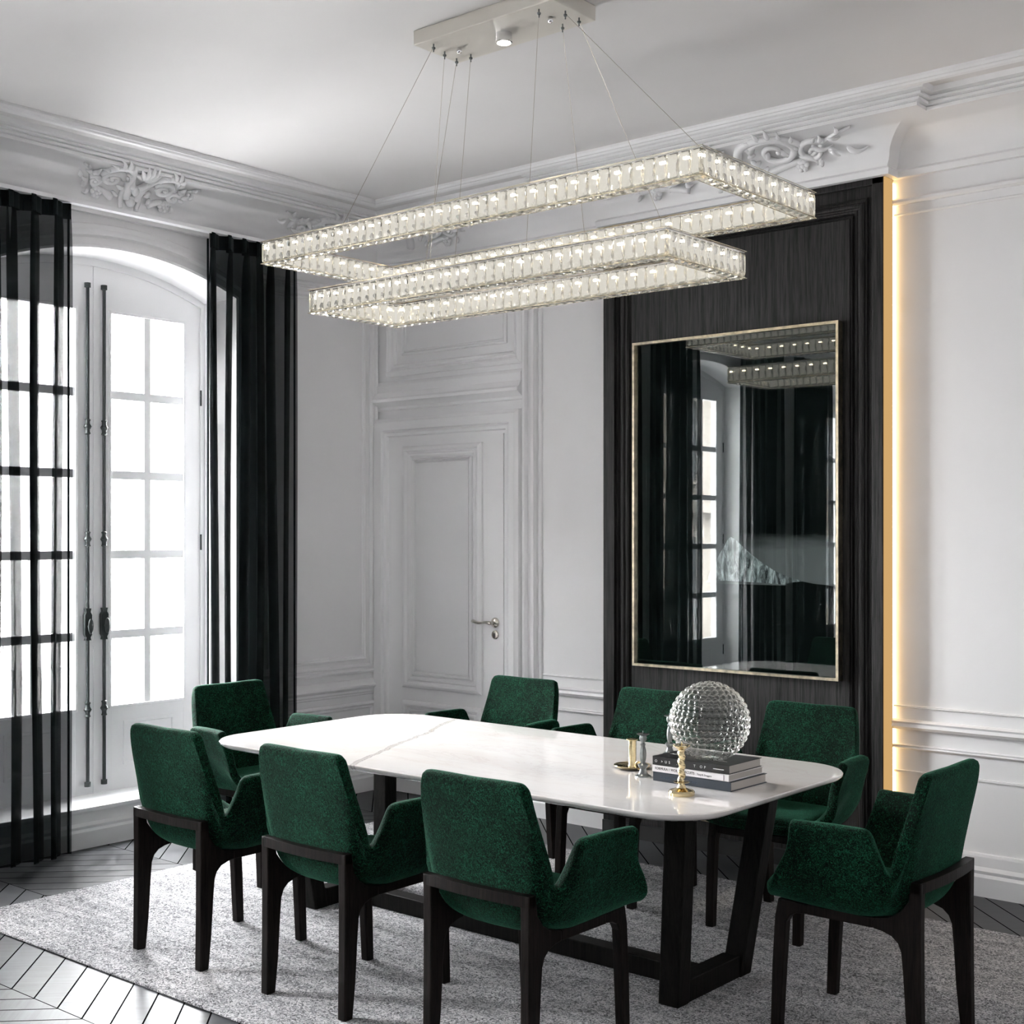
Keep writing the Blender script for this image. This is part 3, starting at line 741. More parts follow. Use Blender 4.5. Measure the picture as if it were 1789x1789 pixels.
# curtain track and curtains
MB().box(0.105, 0.150, YF + 0.1, -0.55, 3.236, 3.256).build('curtain_track', 'winpaint')
tag(bpy.data.objects['curtain_track'], 'slim white curtain track fixed under the cornice of the window wall', 'curtain track')
def curtain(y0, y1, label, seed, folds=6):
    rg = random.Random(seed)
    root = empty('curtain', (0.128, 0, 0), label=label, cat='curtain', group='sheer black floor-length curtains')
    nY, nZ = folds * 16, 26
    amp = [rg.uniform(0.030, 0.055) for _ in range(folds + 2)]; sk = [rg.uniform(-.12, .12) for _ in range(folds + 2)]
    mb = MB(); V = []
    for j in range(nZ + 1):
        z = 0.012 + (3.232 - 0.012) * j / nZ; row = []
        top = max(0.0, (z - 3.05) / 0.18)
        for i in range(nY + 1):
            u = i / nY * folds; k = int(u); f = u - k
            a = amp[k] * (1 - f) + amp[k + 1] * f
            sway = 0.018 * math.sin(z * 1.1 + k * 1.7 + seed)
            ph = 2 * PI * u
            x = (a * (1 - .35 * top)) * math.sin(ph) + 0.010 * math.sin(3.1 * u + z * .8)
            y = y0 + (y1 - y0) * (i / nY) + 0.060 * math.sin(2 * ph + .6) * (0.55 + sk[k]) * (1 - .5 * top) + sway * math.sin(PI * i / nY)
            row.append(mb.bm.verts.new((x, y, z)))
        V.append(row)
    for j in range(nZ):
        for i in range(nY): mb.bm.faces.new([V[j][i], V[j][i + 1], V[j + 1][i + 1], V[j + 1][i]])
    mb.build('fabric', 'curtain', root, smooth=True)
    # gathered heading tape
    mb = MB(); V = []
    for j in range(3):
        z = 3.155 + 0.078 * j / 2; row = []
        for i in range(nY + 1):
            u = i / nY * folds; k = int(u); f = u - k
            a = amp[k] * (1 - f) + amp[k + 1] * f
            row.append(mb.bm.verts.new((a * .9 * math.sin(2 * PI * u) + 0.002, y0 + (y1 - y0) * (i / nY) + 0.03 * math.sin(4 * PI * u + .6), z)))
        V.append(row)
    for j in range(2):
        for i in range(nY): mb.bm.faces.new([V[j][i], V[j][i + 1], V[j + 1][i + 1], V[j + 1][i]])
    mb.build('heading_tape', 'curtain_hem', root, smooth=True)
    # side hems, doubled cloth
    for ye, s_ in ((y0, 1), (y1, -1)):
        hb = MB(); hb.tube([(0.004, ye - s_ * 0.0, 0.02), (0.004, ye, 3.20)], 0.006, 6); hb.build('hem', 'curtain_hem', root)
    return root
curtain(-1.40, -0.79, 'sheer black curtain hanging between the arched window and the room corner', 1)
curtain(-2.92, -2.24, 'sheer black curtain on the near side of the first window', 2)
curtain(-3.80, -3.12, 'sheer black curtain beside the middle window towards the corner', 3)
curtain(-5.22, -4.52, 'sheer black curtain beside the middle window away from the corner', 4)
curtain(-6.15, -5.48, 'sheer black curtain of the furthest window towards the corner', 5)

# ------------------------------------------------------------------ rug
RX0, RX1, RY0, RY1 = 0.728, 5.25, -3.10, -0.535
mb = MB(); mb.box(RX0, RX1, RY0, RY1, 0.0005, 0.010)
rug = mb.build('rug', 'rug', bevel=0.004); tag(rug, 'large pale grey loop-pile rug under the dining table and chairs', 'rug')
RZ = 0.010

# ------------------------------------------------------------------ dining table
tbl = empty('dining_table', (2.655, -1.85, 0), label='long dining table with polished white marble top and black wooden legs', cat='table')
TZ = 0.735
def superrect(hx, hy, r, n=12, bow=0.0):
    P = []
    for cx, cy, a0 in ((hx - r, hy - r, 0), (-hx + r, hy - r, PI / 2), (-hx + r, -hy + r, PI), (hx - r, -hy + r, 1.5 * PI)):
        for k in range(n + 1):
            a = a0 + PI / 2 * k / n; P.append([cx + r * math.cos(a), cy + r * math.sin(a)])
    for p in P:
        p[0] += bow * (1 - (p[1] / hy) ** 2) * (1 if p[0] > 0 else -1) * (abs(p[0]) / hx) ** 3
        p[1] += bow * (1 - (p[0] / hx) ** 2) * (1 if p[1] > 0 else -1) * (abs(p[1]) / hy) ** 3
    return P
mb = MB()
levels = [(0.0, TZ - 0.028, -0.030), (0, TZ - 0.020, -0.012), (0, TZ - 0.010, -0.001), (0, TZ - 0.003, 0.0), (0, TZ, -0.003)]
rings = []
for _, z, d in levels:
    rings.append([mb.bm.verts.new((p[0], p[1], z)) for p in superrect(1.215 + d, 0.578 + d, 0.21 + d, 14, 0.012)])
for i in range(len(rings) - 1):
    n = len(rings[i])
    for k in range(n): mb.bm.faces.new([rings[i][k], rings[i][(k + 1) % n], rings[i + 1][(k + 1) % n], rings[i + 1][k]])
mb.bm.faces.new(list(reversed(rings[0]))); mb.bm.faces.new(rings[-1])
mb.build('tabletop', 'marble', tbl, smooth='auto', angle=40)
for sx in (-1, 1):
    for sy in (-1, 1):
        mb = MB()
        bx, by = sx * 0.905, sy * 0.205; tx, ty = sx * 0.985, sy * 0.285; a, b = 0.040, 0.036
        mb.hexa([(bx - a, by - b, RZ), (bx + a, by - b, RZ), (bx + a, by + b, RZ), (bx - a, by + b, RZ)],
                [(tx - a, ty - b, TZ - 0.03), (tx + a, ty - b, TZ - 0.03), (tx + a, ty + b, TZ - 0.03), (tx - a, ty + b, TZ - 0.03)])
        mb.build('leg', 'tablewood', tbl, bevel=0.005)
    mb = MB(); mb.box(sx * 0.87, sx * 0.94, -0.17, 0.17, RZ, 0.088); mb.build('foot_bar', 'tablewood', tbl, bevel=0.004)
    mb = MB(); mb.box(sx * 0.95, sx * 1.02, -0.25, 0.25, TZ - 0.075, TZ - 0.03); mb.build('top_bar', 'tablewood', tbl, bevel=0.004)
MB().box(-0.87, 0.87, -0.045, 0.030, RZ, 0.080).build('stretcher', 'tablewood', tbl, bevel=0.004)
MB().box(-0.95, 0.95, -0.05, 0.05, TZ - 0.07, TZ - 0.029).build('top_beam', 'tablewood', tbl, bevel=0.004)

# ------------------------------------------------------------------ armchair
def make_chair():
    root = empty('dining_armchair', (0, 0, RZ))
    # upholstered shell: columns of control points from the seat centre to the rim
    K = [
        (0.00, [(0, 0.00, .418), (0, -.10, .412), (0, -.190, .448), (0, -.222, .62), (0, -.262, .868)]),
        (0.15, [(0, 0.00, .418), (.05, -.10, .412), (.105, -.188, .450), (.115, -.221, .62), (.110, -.262, .870)]),
        (0.27, [(0, 0.00, .418), (.09, -.09, .412), (.165, -.180, .456), (.192, -.214, .62), (.184, -.262, .870)]),
        (0.295, [(0, 0.00, .418), (.095, -.088, .412), (.174, -.174, .458), (.204, -.209, .62), (.198, -.261, .862)]),
        (0.32, [(0, 0.00, .418), (.10, -.085, .412), (.183, -.168, .460), (.214, -.204, .62), (.2055, -.259, .842)]),
        (0.46, [(0, 0.01, .418), (.12, -.07, .412), (.205, -.135, .452), (.236, -.165, .51), (.243, -.185, .562)]),
        (0.50, [(0, 0.015, .418), (.12, -.06, .412), (.212, -.115, .446), (.245, -.155, .505), (.250, -.168, .562)]),
        (0.62, [(0, 0.03, .418), (.13, -.03, .414), (.224, -.080, .444), (.268, -.115, .550), (.299, -.140, .680)]),
        (0.66, [(0, 0.05, .420), (.13, -.01, .416), (.227, -.055, .444), (.272, -.100, .560), (.304, -.124, .703)]),
        (0.80, [(0, 0.12, .423), (.13, .08, .420), (.230, .060, .447), (.280, .010, .565), (.309, -.005, .704)]),
        (0.92, [(0, 0.20, .428), (.13, .185, .426), (.235, .170, .450), (.293, .130, .530), (.298, .085, .620), (.318, .070, .703)]),
        (0.96, [(0, 0.235, .434), (.125, .225, .432), (.232, .210, .449), (.300, .175, .505), (.300, .122, .605), (.324, .098, .703)]),
        (1.00, [(0, 0.262, .438), (.12, .262, .436), (.226, .246, .447), (.306, .208, .486), (.302, .150, .590), (.328, .118, .702)]),
    ]
    K = [(t, (P if len(P) == 6 else P[:4] + [tuple((a + b) / 2 for a, b in zip(P[3], P[4])), P[4]])) for t, P in K]
    def colpts(t):
        i = 0
        while i < len(K) - 2 and t > K[i + 1][0]: i += 1
        t0, A = K[i]; t1, B = K[i + 1]; f = (t - t0) / (t1 - t0)
        return [Vector(a).lerp(Vector(b), f) for a, b in zip(A, B)]
    ts = []
    for i in range(len(K) - 1):
        nn = max(2, int(round((K[i + 1][0] - K[i][0]) / 0.035)))
        for q in range(nn): ts.append(K[i][0] + (K[i + 1][0] - K[i][0]) * q / nn)
    ts.append(1.0)
    # smooth the columns across t
    half = [catmull(colpts(t), 5) for t in ts]
    for _ in range(1):
        new = [list(c) for c in half]
        for i in range(1, len(half) - 1):
            for j in range(len(half[i])): new[i][j] = half[i][j] * 0.8 + (half[i - 1][j] + half[i + 1][j]) * 0.1
        # keep the notch and the rim corner crisp
        half = new
    mb = MB(); cols = []
    full = [[Vector((-p.x, p.y, p.z)) for p in c] for c in reversed(half[1:])] + half
    for c in full: cols.append([mb.bm.verts.new(p) for p in c])
    for i in range(len(cols) - 1):
        for j in range(len(cols[i]) - 1):
            mb.bm.faces.new([cols[i][j], cols[i][j + 1], cols[i + 1][j + 1], cols[i + 1][j]])
    bmesh.ops.remove_doubles(mb.bm, verts=mb.bm.verts[:], dist=0.0006)
    sh = mb.build('upholstered_shell', 'velvet', root, smooth=True)
    so = sh.modifiers.new('thick', 'SOLIDIFY'); so.thickness = 0.038; so.offset = 0.0; so.use_even_offset = False
    q = sh.modifiers.new('sub', 'SUBSURF'); q.levels = 1; q.render_levels = 1
    # seat pad
    mb = MB(); rows = []
    base = [p for p in superrect(0.212, 0.205, 0.07, 8)]
    for z, d in ((0.425, -0.02), (0.440, -0.004), (0.455, 0.0), (0.466, -0.008), (0.472, -0.03), (0.475, -0.10)):
        rr = []
        for p in base:
            k = 1 + d / 0.21; y = p[1] * k + 0.045; x = p[0] * k * (1.0 if y > -0.02 else 1 - (-0.02 - y) * 0.9)
            rr.append(mb.bm.verts.new((x, y, z + 0.010 * (y + .1))))
        rows.append(rr)
    for i in range(len(rows) - 1):
        n = len(rows[i])
        for k in range(n): mb.bm.faces.new([rows[i][k], rows[i][(k + 1) % n], rows[i + 1][(k + 1) % n], rows[i + 1][k]])
    mb.bm.faces.new(list(reversed(rows[0]))); mb.bm.faces.new(rows[-1])
    mb.build('seat_pad', 'velvet', root, smooth=True)
    for s_ in (-1, 1):
        # rear leg with curved bracket
        P = [(-.256, 0), (-.218, 0), (-.205, .12), (-.196, .26), (-.190, .325), (-.180, .350), (-.160, .368), (-.130, .378), (-.10, .382), (-.10, .414), (-.150, .424), (-.185, .445), (-.212, .480), (-.222, .543), (-.254, .543), (-.252, .40), (-.253, .2)]
        mb = MB(); xa, xb = s_ * .178, s_ * .212
        bot = []
        mb.prism([(xa, y, z) for y, z in P], (xb - xa, 0, 0))
        mb.build('leg', 'legwood', root, bevel=0.004)
        P = [(.218, 0), (.252, 0), (.246, .20), (.236, .36), (.224, .418), (.140, .414), (.120, .414), (.120, .384), (.160, .380), (.182, .368), (.196, .345), (.206, .20)]
        mb = MB(); mb.prism([(xa, y, z) for y, z in P], (xb - xa, 0, 0)); mb.build('leg', 'legwood', root, bevel=0.004)
        mb = MB(); mb.box(xa, xb, -.10, .122, .383, .414); mb.build('side_rail', 'legwood', root, bevel=0.002)
    mb = MB()
    P = []
    for k in range(13):
        x = -.212 + .424 * k / 12; P.append((x, -.236 - .014 * (1 - (x / .212) ** 2)))
    for k in range(12):
        (xa, ya), (xb, yb) = P[k], P[k + 1]
        mb.hexa([(xa, ya - .016, .510), (xb, yb - .016, .510), (xb, yb + .012, .510), (xa, ya + .012, .510)], [(xa, ya - .016, .543), (xb, yb - .016, .543), (xb, yb + .012, .543), (xa, ya + .012, .543)])
    bmesh.ops.remove_doubles(mb.bm, verts=mb.bm.verts[:], dist=0.0002)
    mb.build('back_rail', 'legwood', root)
    mb = MB(); mb.box(-.178, .178, .19, .214, .375, .405); mb.build('front_rail', 'legwood', root, bevel=0.003)
    return root
proto = make_chair()
GRP = 'green velvet dining armchairs around the table'
spots = [
    (1.86, -2.635, 0, 'green velvet dining armchair nearest the window, back to the viewer', 1),
    (2.625, -2.635, 0, 'green velvet dining armchair with back to viewer, between two others on the near side', 1),
    (3.40, -2.635, 0, 'green velvet dining armchair seen from behind, frontmost in the middle of the photo', 1),
    (1.80, -0.975, PI, 'green velvet dining armchair on the far side, the one nearest the white door', 1),
    (2.60, -0.975, PI, 'green velvet dining armchair behind the glass ball vase, facing the viewer', 1),
    (3.38, -0.975, PI, 'green velvet dining armchair against the dark panelling at the lit wall end', 1),
    (1.096, -1.81, -PI / 2, 'green velvet dining armchair at the table head by the window curtain', 1),
    (4.16, -1.81, PI / 2, 'green velvet dining armchair at the right head of the table, seen from its side', 1),
]
for i, (x, y, r, lab, _) in enumerate(spots):
    o = proto if i == 0 else copy_tree(proto)
    o.location = (x, y, RZ); o.rotation_euler = (0, 0, r); tag(o, lab, 'chair', GRP)

# ------------------------------------------------------------------ table objects
# books
def text_mesh(txt, size, mat, parent, loc, name='spine_title', align='LEFT', sx=1.0):
    cu = bpy.data.curves.new(name, 'FONT'); cu.body = txt; cu.size = size; cu.extrude = 0.0003; cu.align_x = align
    t = bpy.data.objects.new(name, cu); COL.objects.link(t)
    dg = bpy.context.evaluated_depsgraph_get(); me = bpy.data.meshes.new_from_object(t.evaluated_get(dg))
    bpy.data.objects.remove(t); bpy.data.curves.remove(cu)
    me.transform(Matrix.Diagonal((sx, 1, 1, 1))); me.transform(Matrix.Rotation(PI / 2, 4, 'X'))
    me.materials.clear(); me.materials.append(M[mat])
    o = bpy.data.objects.new(name, me); COL.objects.link(o); o.parent = parent; o.location = loc
    return o
def book(loc, rz, w, d, h, cover, label, ct=0.0022):
    root = empty('book', loc, rz, label=label, cat='book', group='stack of large books on the table')
    mb = MB()   # cover: spine along -y side
    mb.box(0, w, 0, d, 0, ct); mb.box(0, w, 0, d, h - ct, h); mb.box(0, w, 0, ct, 0, h)
    mb.build('cover', cover, root, bevel=0.0008)
    MB().box(0.003, w - 0.004, ct, d - 0.004, ct, h - ct).build('pages', 'paper', root)
    return root
bz = TZ
b3 = book((3.415, -1.965, bz), math.radians(-1.5), 0.318, 0.232, 0.032, 'bk_blue', 'thick navy book at the bottom of the stack'); bz += 0.0321
text_mesh('CLASSIC MOTOR  RACING', 0.013, 'ink_b', b3, (0.03, -0.0004, 0.010))
b2 = book((3.412, -1.966, bz), math.radians(-1.0), 0.312, 0.225, 0.0235, 'bk_white', 'white-spined book in the middle of the stack'); bz += 0.0236
text_mesh('FORMULA 1 WORLD CIRCUITS', 0.0128, 'ink_k', b2, (0.012, -0.0004, 0.0085), sx=0.92)
text_mesh('Tony R. Draggers', 0.0082, 'ink_k', b2, (0.186, -0.0004, 0.0085))
MB().box(0.292, 0.2935, -0.0006, 0.0, 0.002, 0.0215).build('spine_band', 'ink_k', b2)
b1 = book((3.412, -1.964, bz), math.radians(-0.5), 0.310, 0.215, 0.030, 'bk_black', 'black book with white symbols on top of the stack'); bz += 0.0301
for k, ch in ((0.010, 'O'), (0.036, '>'), (0.052, 'U'), (0.068, 'S'), (0.100, '.'), (0.170, 'T'), (0.195, 'O'), (0.212, 'P')):
    text_mesh(ch, 0.0125, 'ink_w', b1, (k, -0.0004, 0.010), name='spine_letter')
MB().box(0.248, 0.290, -0.0006, 0, 0.0125, 0.0150).build('spine_band', 'ink_w', b1)
mb = MB(); mb.box(0.20, 0.265, 0.060, 0.063, 0.030, 0.0304); mb.box(0.215, 0.245, 0.075, 0.077, 0.030, 0.0304); mb.box(0.02, 0.06, 0.08, 0.083, 0.030, 0.0304); mb.build('cover_title', 'ink_w', b1)

# hobnail glass ball vase
VR = 0.131; VC = (3.598, -1.888, bz + 0.134)
vase = empty('hobnail_vase', (VC[0], VC[1], bz), label='round clear glass vase covered in raised bubbles on the book stack', cat='vase')
bmv = bmesh.new(); bmesh.ops.create_icosphere(bmv, subdivisions=6, radius=1.0)
pts = np.array([v.co[:] for v in bmv.verts])
rowsN = 18; C_ = []
for i in range(rowsN):
    th = PI * (i + 0.5) / rowsN; nn = max(1, int(round(2 * rowsN * math.sin(th) * 0.98)))
    for k in range(nn):
        ph = 2 * PI * (k + 0.5 * (i % 2)) / nn; C_.append((math.sin(th) * math.cos(ph), math.sin(th) * math.sin(ph), math.cos(th)))
C_ = np.array(C_); dots = pts @ C_.T; ang = np.arccos(np.clip(dots.max(axis=1), -1, 1)); ba = PI / rowsN / 2 * 1.02
hgt = np.sqrt(np.clip(1 - (ang / ba) ** 2, 0, 1)) * 0.075
for v, h in zip(bmv.verts, hgt):
    v.co = v.co * (1 + h) * VR
    if v.co.z < -VR * 0.985: v.co.z = -VR * 0.985 - 0.0001 * 0
for f in bmv.faces: f.smooth = True
me = bpy.data.meshes.new('glass_ball'); bmv.to_mesh(me); bmv.free(); me.materials.append(M['hobnail'])
for p in me.polygons: p.use_smooth = True
o = bpy.data.objects.new('glass_ball', me); COL.objects.link(o); o.parent = vase; o.location = (0, 0, 0.1292)
MB().lathe([(0.030, 0.0), (0.034, 0.003), (0.030, 0.006)], (0, 0, 0.0), 32).build('foot_ring', 'hobnail', vase, smooth='auto')

# candle holders
def twist(r, z, a):
    return r * (1 + 0.20 * math.sin(a + z * 210)) if 0.045 < z < 0.145 else r
c1 = MB()
pr = [(0.043, 0), (0.044, 0.010), (0.040, 0.016), (0.030, 0.019), (0.016, 0.024), (0.011, 0.034), (0.010, 0.042)]
pr += [(0.0115, 0.045 + 0.100 * k / 40) for k in range(41)] + [(0.013, 0.150), (0.024, 0.158), (0.029, 0.163), (0.029, 0.166), (0.020, 0.167), (0.014, 0.165)]
cs = empty('candlestick', (3.632, -2.118, TZ), label='brass candlestick with spiral twisted stem in front of the books', cat='candlestick')
c1.lathe(pr, n=36, fn=twist).build('stem', 'brass', cs, smooth='auto')
MB().lathe([(0.012, 0.040), (0.026, 0.042), (0.027, 0.044), (0.012, 0.046)], (0, 0, 0), 28).build('drip_ring', 'brass', cs, smooth='auto')
MB().lathe([(0.003, 0.163), (0.003, 0.170), (0.0006, 0.176)], (0, 0, 0), 8).build('candle_spike', 'brass', cs)
cs = empty('candlestick', (3.345, -1.925, TZ), label='slim grey pewter candlestick with a crown-shaped cup left of the books', cat='candlestick')
pr = [(0.029, 0), (0.028, 0.004), (0.018, 0.009), (0.013, 0.018), (0.011, 0.028), (0.017, 0.036), (0.018, 0.042), (0.008, 0.050), (0.010, 0.058), (0.012, 0.075), (0.0105, 0.095), (0.007, 0.108), (0.010, 0.115), (0.006, 0.120), (0.007, 0.124), (0.012, 0.130), (0.013, 0.138), (0.011, 0.146), (0.022, 0.150), (0.023, 0.152), (0.008, 0.151)]
MB().lathe(pr, n=32, fn=lambda r, z, a: r * (1 + 0.10 * math.cos(6 * a)) if 0.05 < z < 0.145 else r).build('stem', 'pewter', cs, smooth='auto')
MB().lathe([(0.002, 0.149), (0.002, 0.158), (0.0005, 0.164)], (0, 0, 0), 8).build('candle_spike', 'pewter', cs)
cs = empty('candlestick', (3.155, -1.465, TZ), label='grey pewter candlestick half hidden behind the books and glass vase', cat='candlestick')
MB().lathe(pr, n=32).build('stem', 'pewter', cs, smooth='auto')
MB().lathe([(0.002, 0.149), (0.002, 0.158), (0.0005, 0.164)], (0, 0, 0), 8).build('candle_spike', 'pewter', cs)
cs = empty('chamberstick', (3.222, -1.815, TZ), label='low brass chamberstick with round dish and ring handle', cat='candle holder')
MB().lathe([(0.040, 0), (0.060, 0.004), (0.069, 0.012), (0.068, 0.014), (0.058, 0.008), (0.030, 0.005), (0.018, 0.007)], n=40).build('dish', 'brass', cs, smooth='auto')
MB().lathe([(0.017, 0.005), (0.017, 0.010), (0.0145, 0.014), (0.0145, 0.103), (0.023, 0.106), (0.023, 0.108), (0.012, 0.107)], n=32).build('candle_cup', 'brass', cs, smooth='auto')
mb = MB(); mb.tube([(0.014 * math.cos(a) + 0.052 * 1.0, 0.014 * 0 - 0.035, 0.020 + 0.014 * math.sin(a)) for a in [2 * PI * k / 20 for k in range(21)]], 0.003, 8); mb.build('ring_handle', 'brass', cs, smooth=True)

# ------------------------------------------------------------------ chandelier
ch = empty('chandelier', (2.655, -1.82, 2.53), label='double rectangular crystal chandelier hanging on wires over the dining table', cat='chandelier')
OX, OY, OZ = 2.655, -1.82, 2.53
def cloc(x, y, z): return (x - OX, y - OY, z - OZ)
# canopy
CX0, CX1, CY0, CY1, CZ = 2.478, 3.155, -2.205, -1.950, 3.465
a_, b_ = cloc(CX0, CY0, CZ), cloc(CX1, CY1, ZC)
can = MB().box(a_[0], b_[0], a_[1], b_[1], a_[2], ZC - OZ).build('canopy', 'champagne', ch, bevel=0.003)
c_ = cloc(2.822, -2.075, CZ)
sp_ = MB().lathe([(0.030, 0.002), (0.031, -0.034), (0.027, -0.036)], c_, 32).build('spotlight', 'chrome', can, smooth='auto')
MB().lathe([(0.026, -0.030), (0.026, -0.0375), (0.018, -0.039)], c_, 32).build('spotlight_lens', 'spot', can, smooth='auto')
for (x, y) in ((2.593, -2.071), (3.051, -2.084)):
    p = cloc(x, y, CZ); MB().lathe([(0.004, 0.002), (0.009, -0.003), (0.011, -0.010), (0.009, -0.018), (0.003, -0.022)], p, 16).build('cap_nut', 'chrome', can, smooth=True)
rings_ = [(1.55, 3.755, -2.190, -1.405, 2.75, 0.100), (1.745, 3.560, -2.095, -1.570, 2.53, 0.104)]
# cables : (canopy point, ring index, ring point)
U, Lw = rings_
yN, yF = U[2] + 0.03, U[3] - 0.03; yn, yf = Lw[2] + 0.03, Lw[3] - 0.03
cabs = [((2.546, -2.165), (2.03, yN, U[4] + U[5])), ((2.525, -2.081), (1.83, yF, U[4] + U[5])), ((3.127, -2.095), (3.73, yN, U[4] + U[5])), ((3.126, -2.013), (3.09, yF, U[4] + U[5])),
        ((2.510, -1.996), (2.40, yn, Lw[4] + Lw[5])), ((2.582, -1.993), (2.12, yf, Lw[4] + Lw[5])), ((3.065, -2.168), (2.92, yn, Lw[4] + Lw[5])), ((3.044, -2.005), (2.86, yf, Lw[4] + Lw[5]))]
for (cx, cy), rp in cabs:
    p = cloc(cx, cy, CZ); q = cloc(*rp)
    MB().tube([(p[0], p[1], p[2] - 0.01), q], 0.0009, 6).build('suspension_wire', 'cable', ch)
    MB().lathe([(0.003, 0.002), (0.003, -0.010), (0.007, -0.013), (0.007, -0.018), (0.0025, -0.022), (0.0025, -0.030)], p, 12).build('wire_grip', 'pewter', can, smooth='auto')
# crystals
PITCH = 0.0455; BW = 0.052
def crystal_mesh(w, h, d, name):
    bm = bmesh.new()
    def octa(hw, hh, cut, y): 
        return [bm.verts.new(p) for p in ((-hw + cut, y, -hh), (hw - cut, y, -hh), (hw, y, -hh + cut), (hw, y, hh - cut), (hw - cut, y, hh), (-hw + cut, y, hh), (-hw, y, hh - cut), (-hw, y, -hh + cut))]
    R_ = [octa(w * .24, h * .30, w * .10, -d), octa(w * .43, h * .44, w * .14, -d * .55), octa(w * .5, h * .5, w * .12, 0), octa(w * .36, h * .38, w * .10, d * .5)]
    for i in range(3):
        for k in range(8): bm.faces.new([R_[i][k], R_[i][(k + 1) % 8], R_[i + 1][(k + 1) % 8], R_[i + 1][k]])
    bm.faces.new(list(reversed(R_[0]))); ap = bm.verts.new((0, d * .95, 0))
    for k in range(8): bm.faces.new([R_[-1][k], R_[-1][(k + 1) % 8], ap])
    bmesh.ops.recalc_face_normals(bm, faces=bm.faces[:])
    me = bpy.data.meshes.new(name); bm.to_mesh(me); bm.free(); me.materials.append(M['crystal']); return me
side_me = crystal_mesh(PITCH * .97, 0.086, 0.011, 'side_crystal')
bot_me = crystal_mesh(PITCH * .97, 0.046, 0.009, 'base_crystal')
placed = []   # (mesh, matrix, priority)
for ri, (X0, X1, Y0, Y1, Z, H) in enumerate(rings_):
    # slim metal channel with warm leds inside
    mb = MB(); cxm, cym = (X0 + X1) / 2, (Y0 + Y1) / 2
    def loop(ins): return [cloc(X0 + ins, Y0 + ins, 0), cloc(X1 - ins, Y0 + ins, 0), cloc(X1 - ins, Y1 - ins, 0), cloc(X0 + ins, Y1 - ins, 0)]
    for z0, z1, i0, i1 in ((Z + H - 0.008, Z + H - 0.003, 0.006, BW - 0.006),):
        mb.sweep(loop(i0), [(0, z0), (0, z1), (i1 - i0, z1), (i1 - i0, z0), (0, z0)], (0, 0, 1), closed=True, flip=1)
    fr = mb.build('ring_frame', 'chrome', ch)
    mb = MB()
    mb.sweep(loop(BW / 2 - 0.007), [(0, Z + 0.022), (0, Z + H - 0.012), (0.014, Z + H - 0.012), (0.014, Z + 0.022), (0, Z + 0.022)], (0, 0, 1), closed=True, flip=1)
    mb.build('light_bar', 'ledbar', fr)
    # wire edging
    for ins in (0.0, BW):
        for zz in (Z + 0.004, Z + H - 0.002):
            P = loop(ins); mb = MB()
            for k in range(4):
                p, q = Vector(P[k]), Vector(P[(k + 1) % 4]); p.z += zz; q.z += zz
                p.z -= 0; mb.tube([p, q], 0.0012, 5)
            mb.build('edge_wire', 'palebrass', fr)
    leds = MB()
    def run(p0, p1, outn, kind):
        p0, p1 = Vector(p0), Vector(p1); Lh = (p1 - p0).length; n = int(round(Lh / PITCH)); u = (p1 - p0).normalized()
        for k in range(n):
            c = p0 + u * (Lh * (k + .5) / n)
            # local x = u, local -y = outn
            if kind == 'side':
                ax = u; ay = -Vector(outn); az = Vector((0, 0, 1)); cc = c + Vector((0, 0, H / 2)) - Vector(outn) * 0.010
                me = side_me
            else:
                ax = u; ay = Vector((0, 0, 1)); az = Vector(outn); cc = c + Vector((0, 0, 0.008)) - Vector(outn) * (BW / 2)
                me = bot_me
            Mx = Matrix((ax, ay, az)).transposed().to_4x4()
            if Mx.determinant() < 0: Mx = Matrix((-ax, ay, az)).transposed().to_4x4()
            sc_ = Matrix.Diagonal((Lh / n / PITCH, 1, 1, 1)); Mx = Matrix.Translation(cc) @ Mx @ sc_
            seen = 0
            if kind == 'side' and outn[1] < -0.5 and tuple(outn) == (0, -1, 0) and abs(c.y - (Y0 - OY)) < 0.01: seen = 3 - ri
            elif kind == 'side' and outn[0] > 0.5 and abs(c.x - (X1 - OX)) < 0.01: seen = 3 - ri
            placed.append((me, Mx, seen + rng.random() * 0.01))
            if kind == 'side' and k % 2 == ri % 2 and abs(outn[1]) > .5:
                q_ = cc + Vector((0, 0, 0.020)) - Vector(outn) * 0.008
                leds.box(q_.x - 0.008, q_.x + 0.008, q_.y - 0.0015, q_.y + 0.0015, q_.z - 0.004, q_.z + 0.004)
            if kind == 'side' and k % 2 == 0 and abs(outn[0]) > .5:
                q_ = cc + Vector((0, 0, 0.020)) - Vector(outn) * 0.008
                leds.box(q_.x - 0.0015, q_.x + 0.0015, q_.y - 0.008, q_.y + 0.008, q_.z - 0.004, q_.z + 0.004)
    a0, a1, b0, b1 = X0 - OX, X1 - OX, Y0 - OY, Y1 - OY; z = Z - OZ
    for (p, q, nrm) in (((a0, b0, z), (a1, b0, z), (0, -1, 0)), ((a1, b0, z), (a1, b1, z), (1, 0, 0)), ((a1, b1, z), (a0, b1, z), (0, 1, 0)), ((a0, b1, z), (a0, b0, z), (-1, 0, 0))):
        run(p, q, nrm, 'side'); run(p, q, nrm, 'base')
    w = BW
    for (p, q, nrm) in (((a0 + w, b0 + w, z), (a1 - w, b0 + w, z), (0, 1, 0)), ((a1 - w, b0 + w, z), (a1 - w, b1 - w, z), (-1, 0, 0)), ((a1 - w, b1 - w, z), (a0 + w, b1 - w, z), (0, -1, 0)), ((a0 + w, b1 - w, z), (a0 + w, b0 + w, z), (1, 0, 0))):
        run(p, q, nrm, 'side')
    leds.build('led_chips', 'led', fr)['kind'] = 'stuff'
placed.sort(key=lambda t: -t[2])
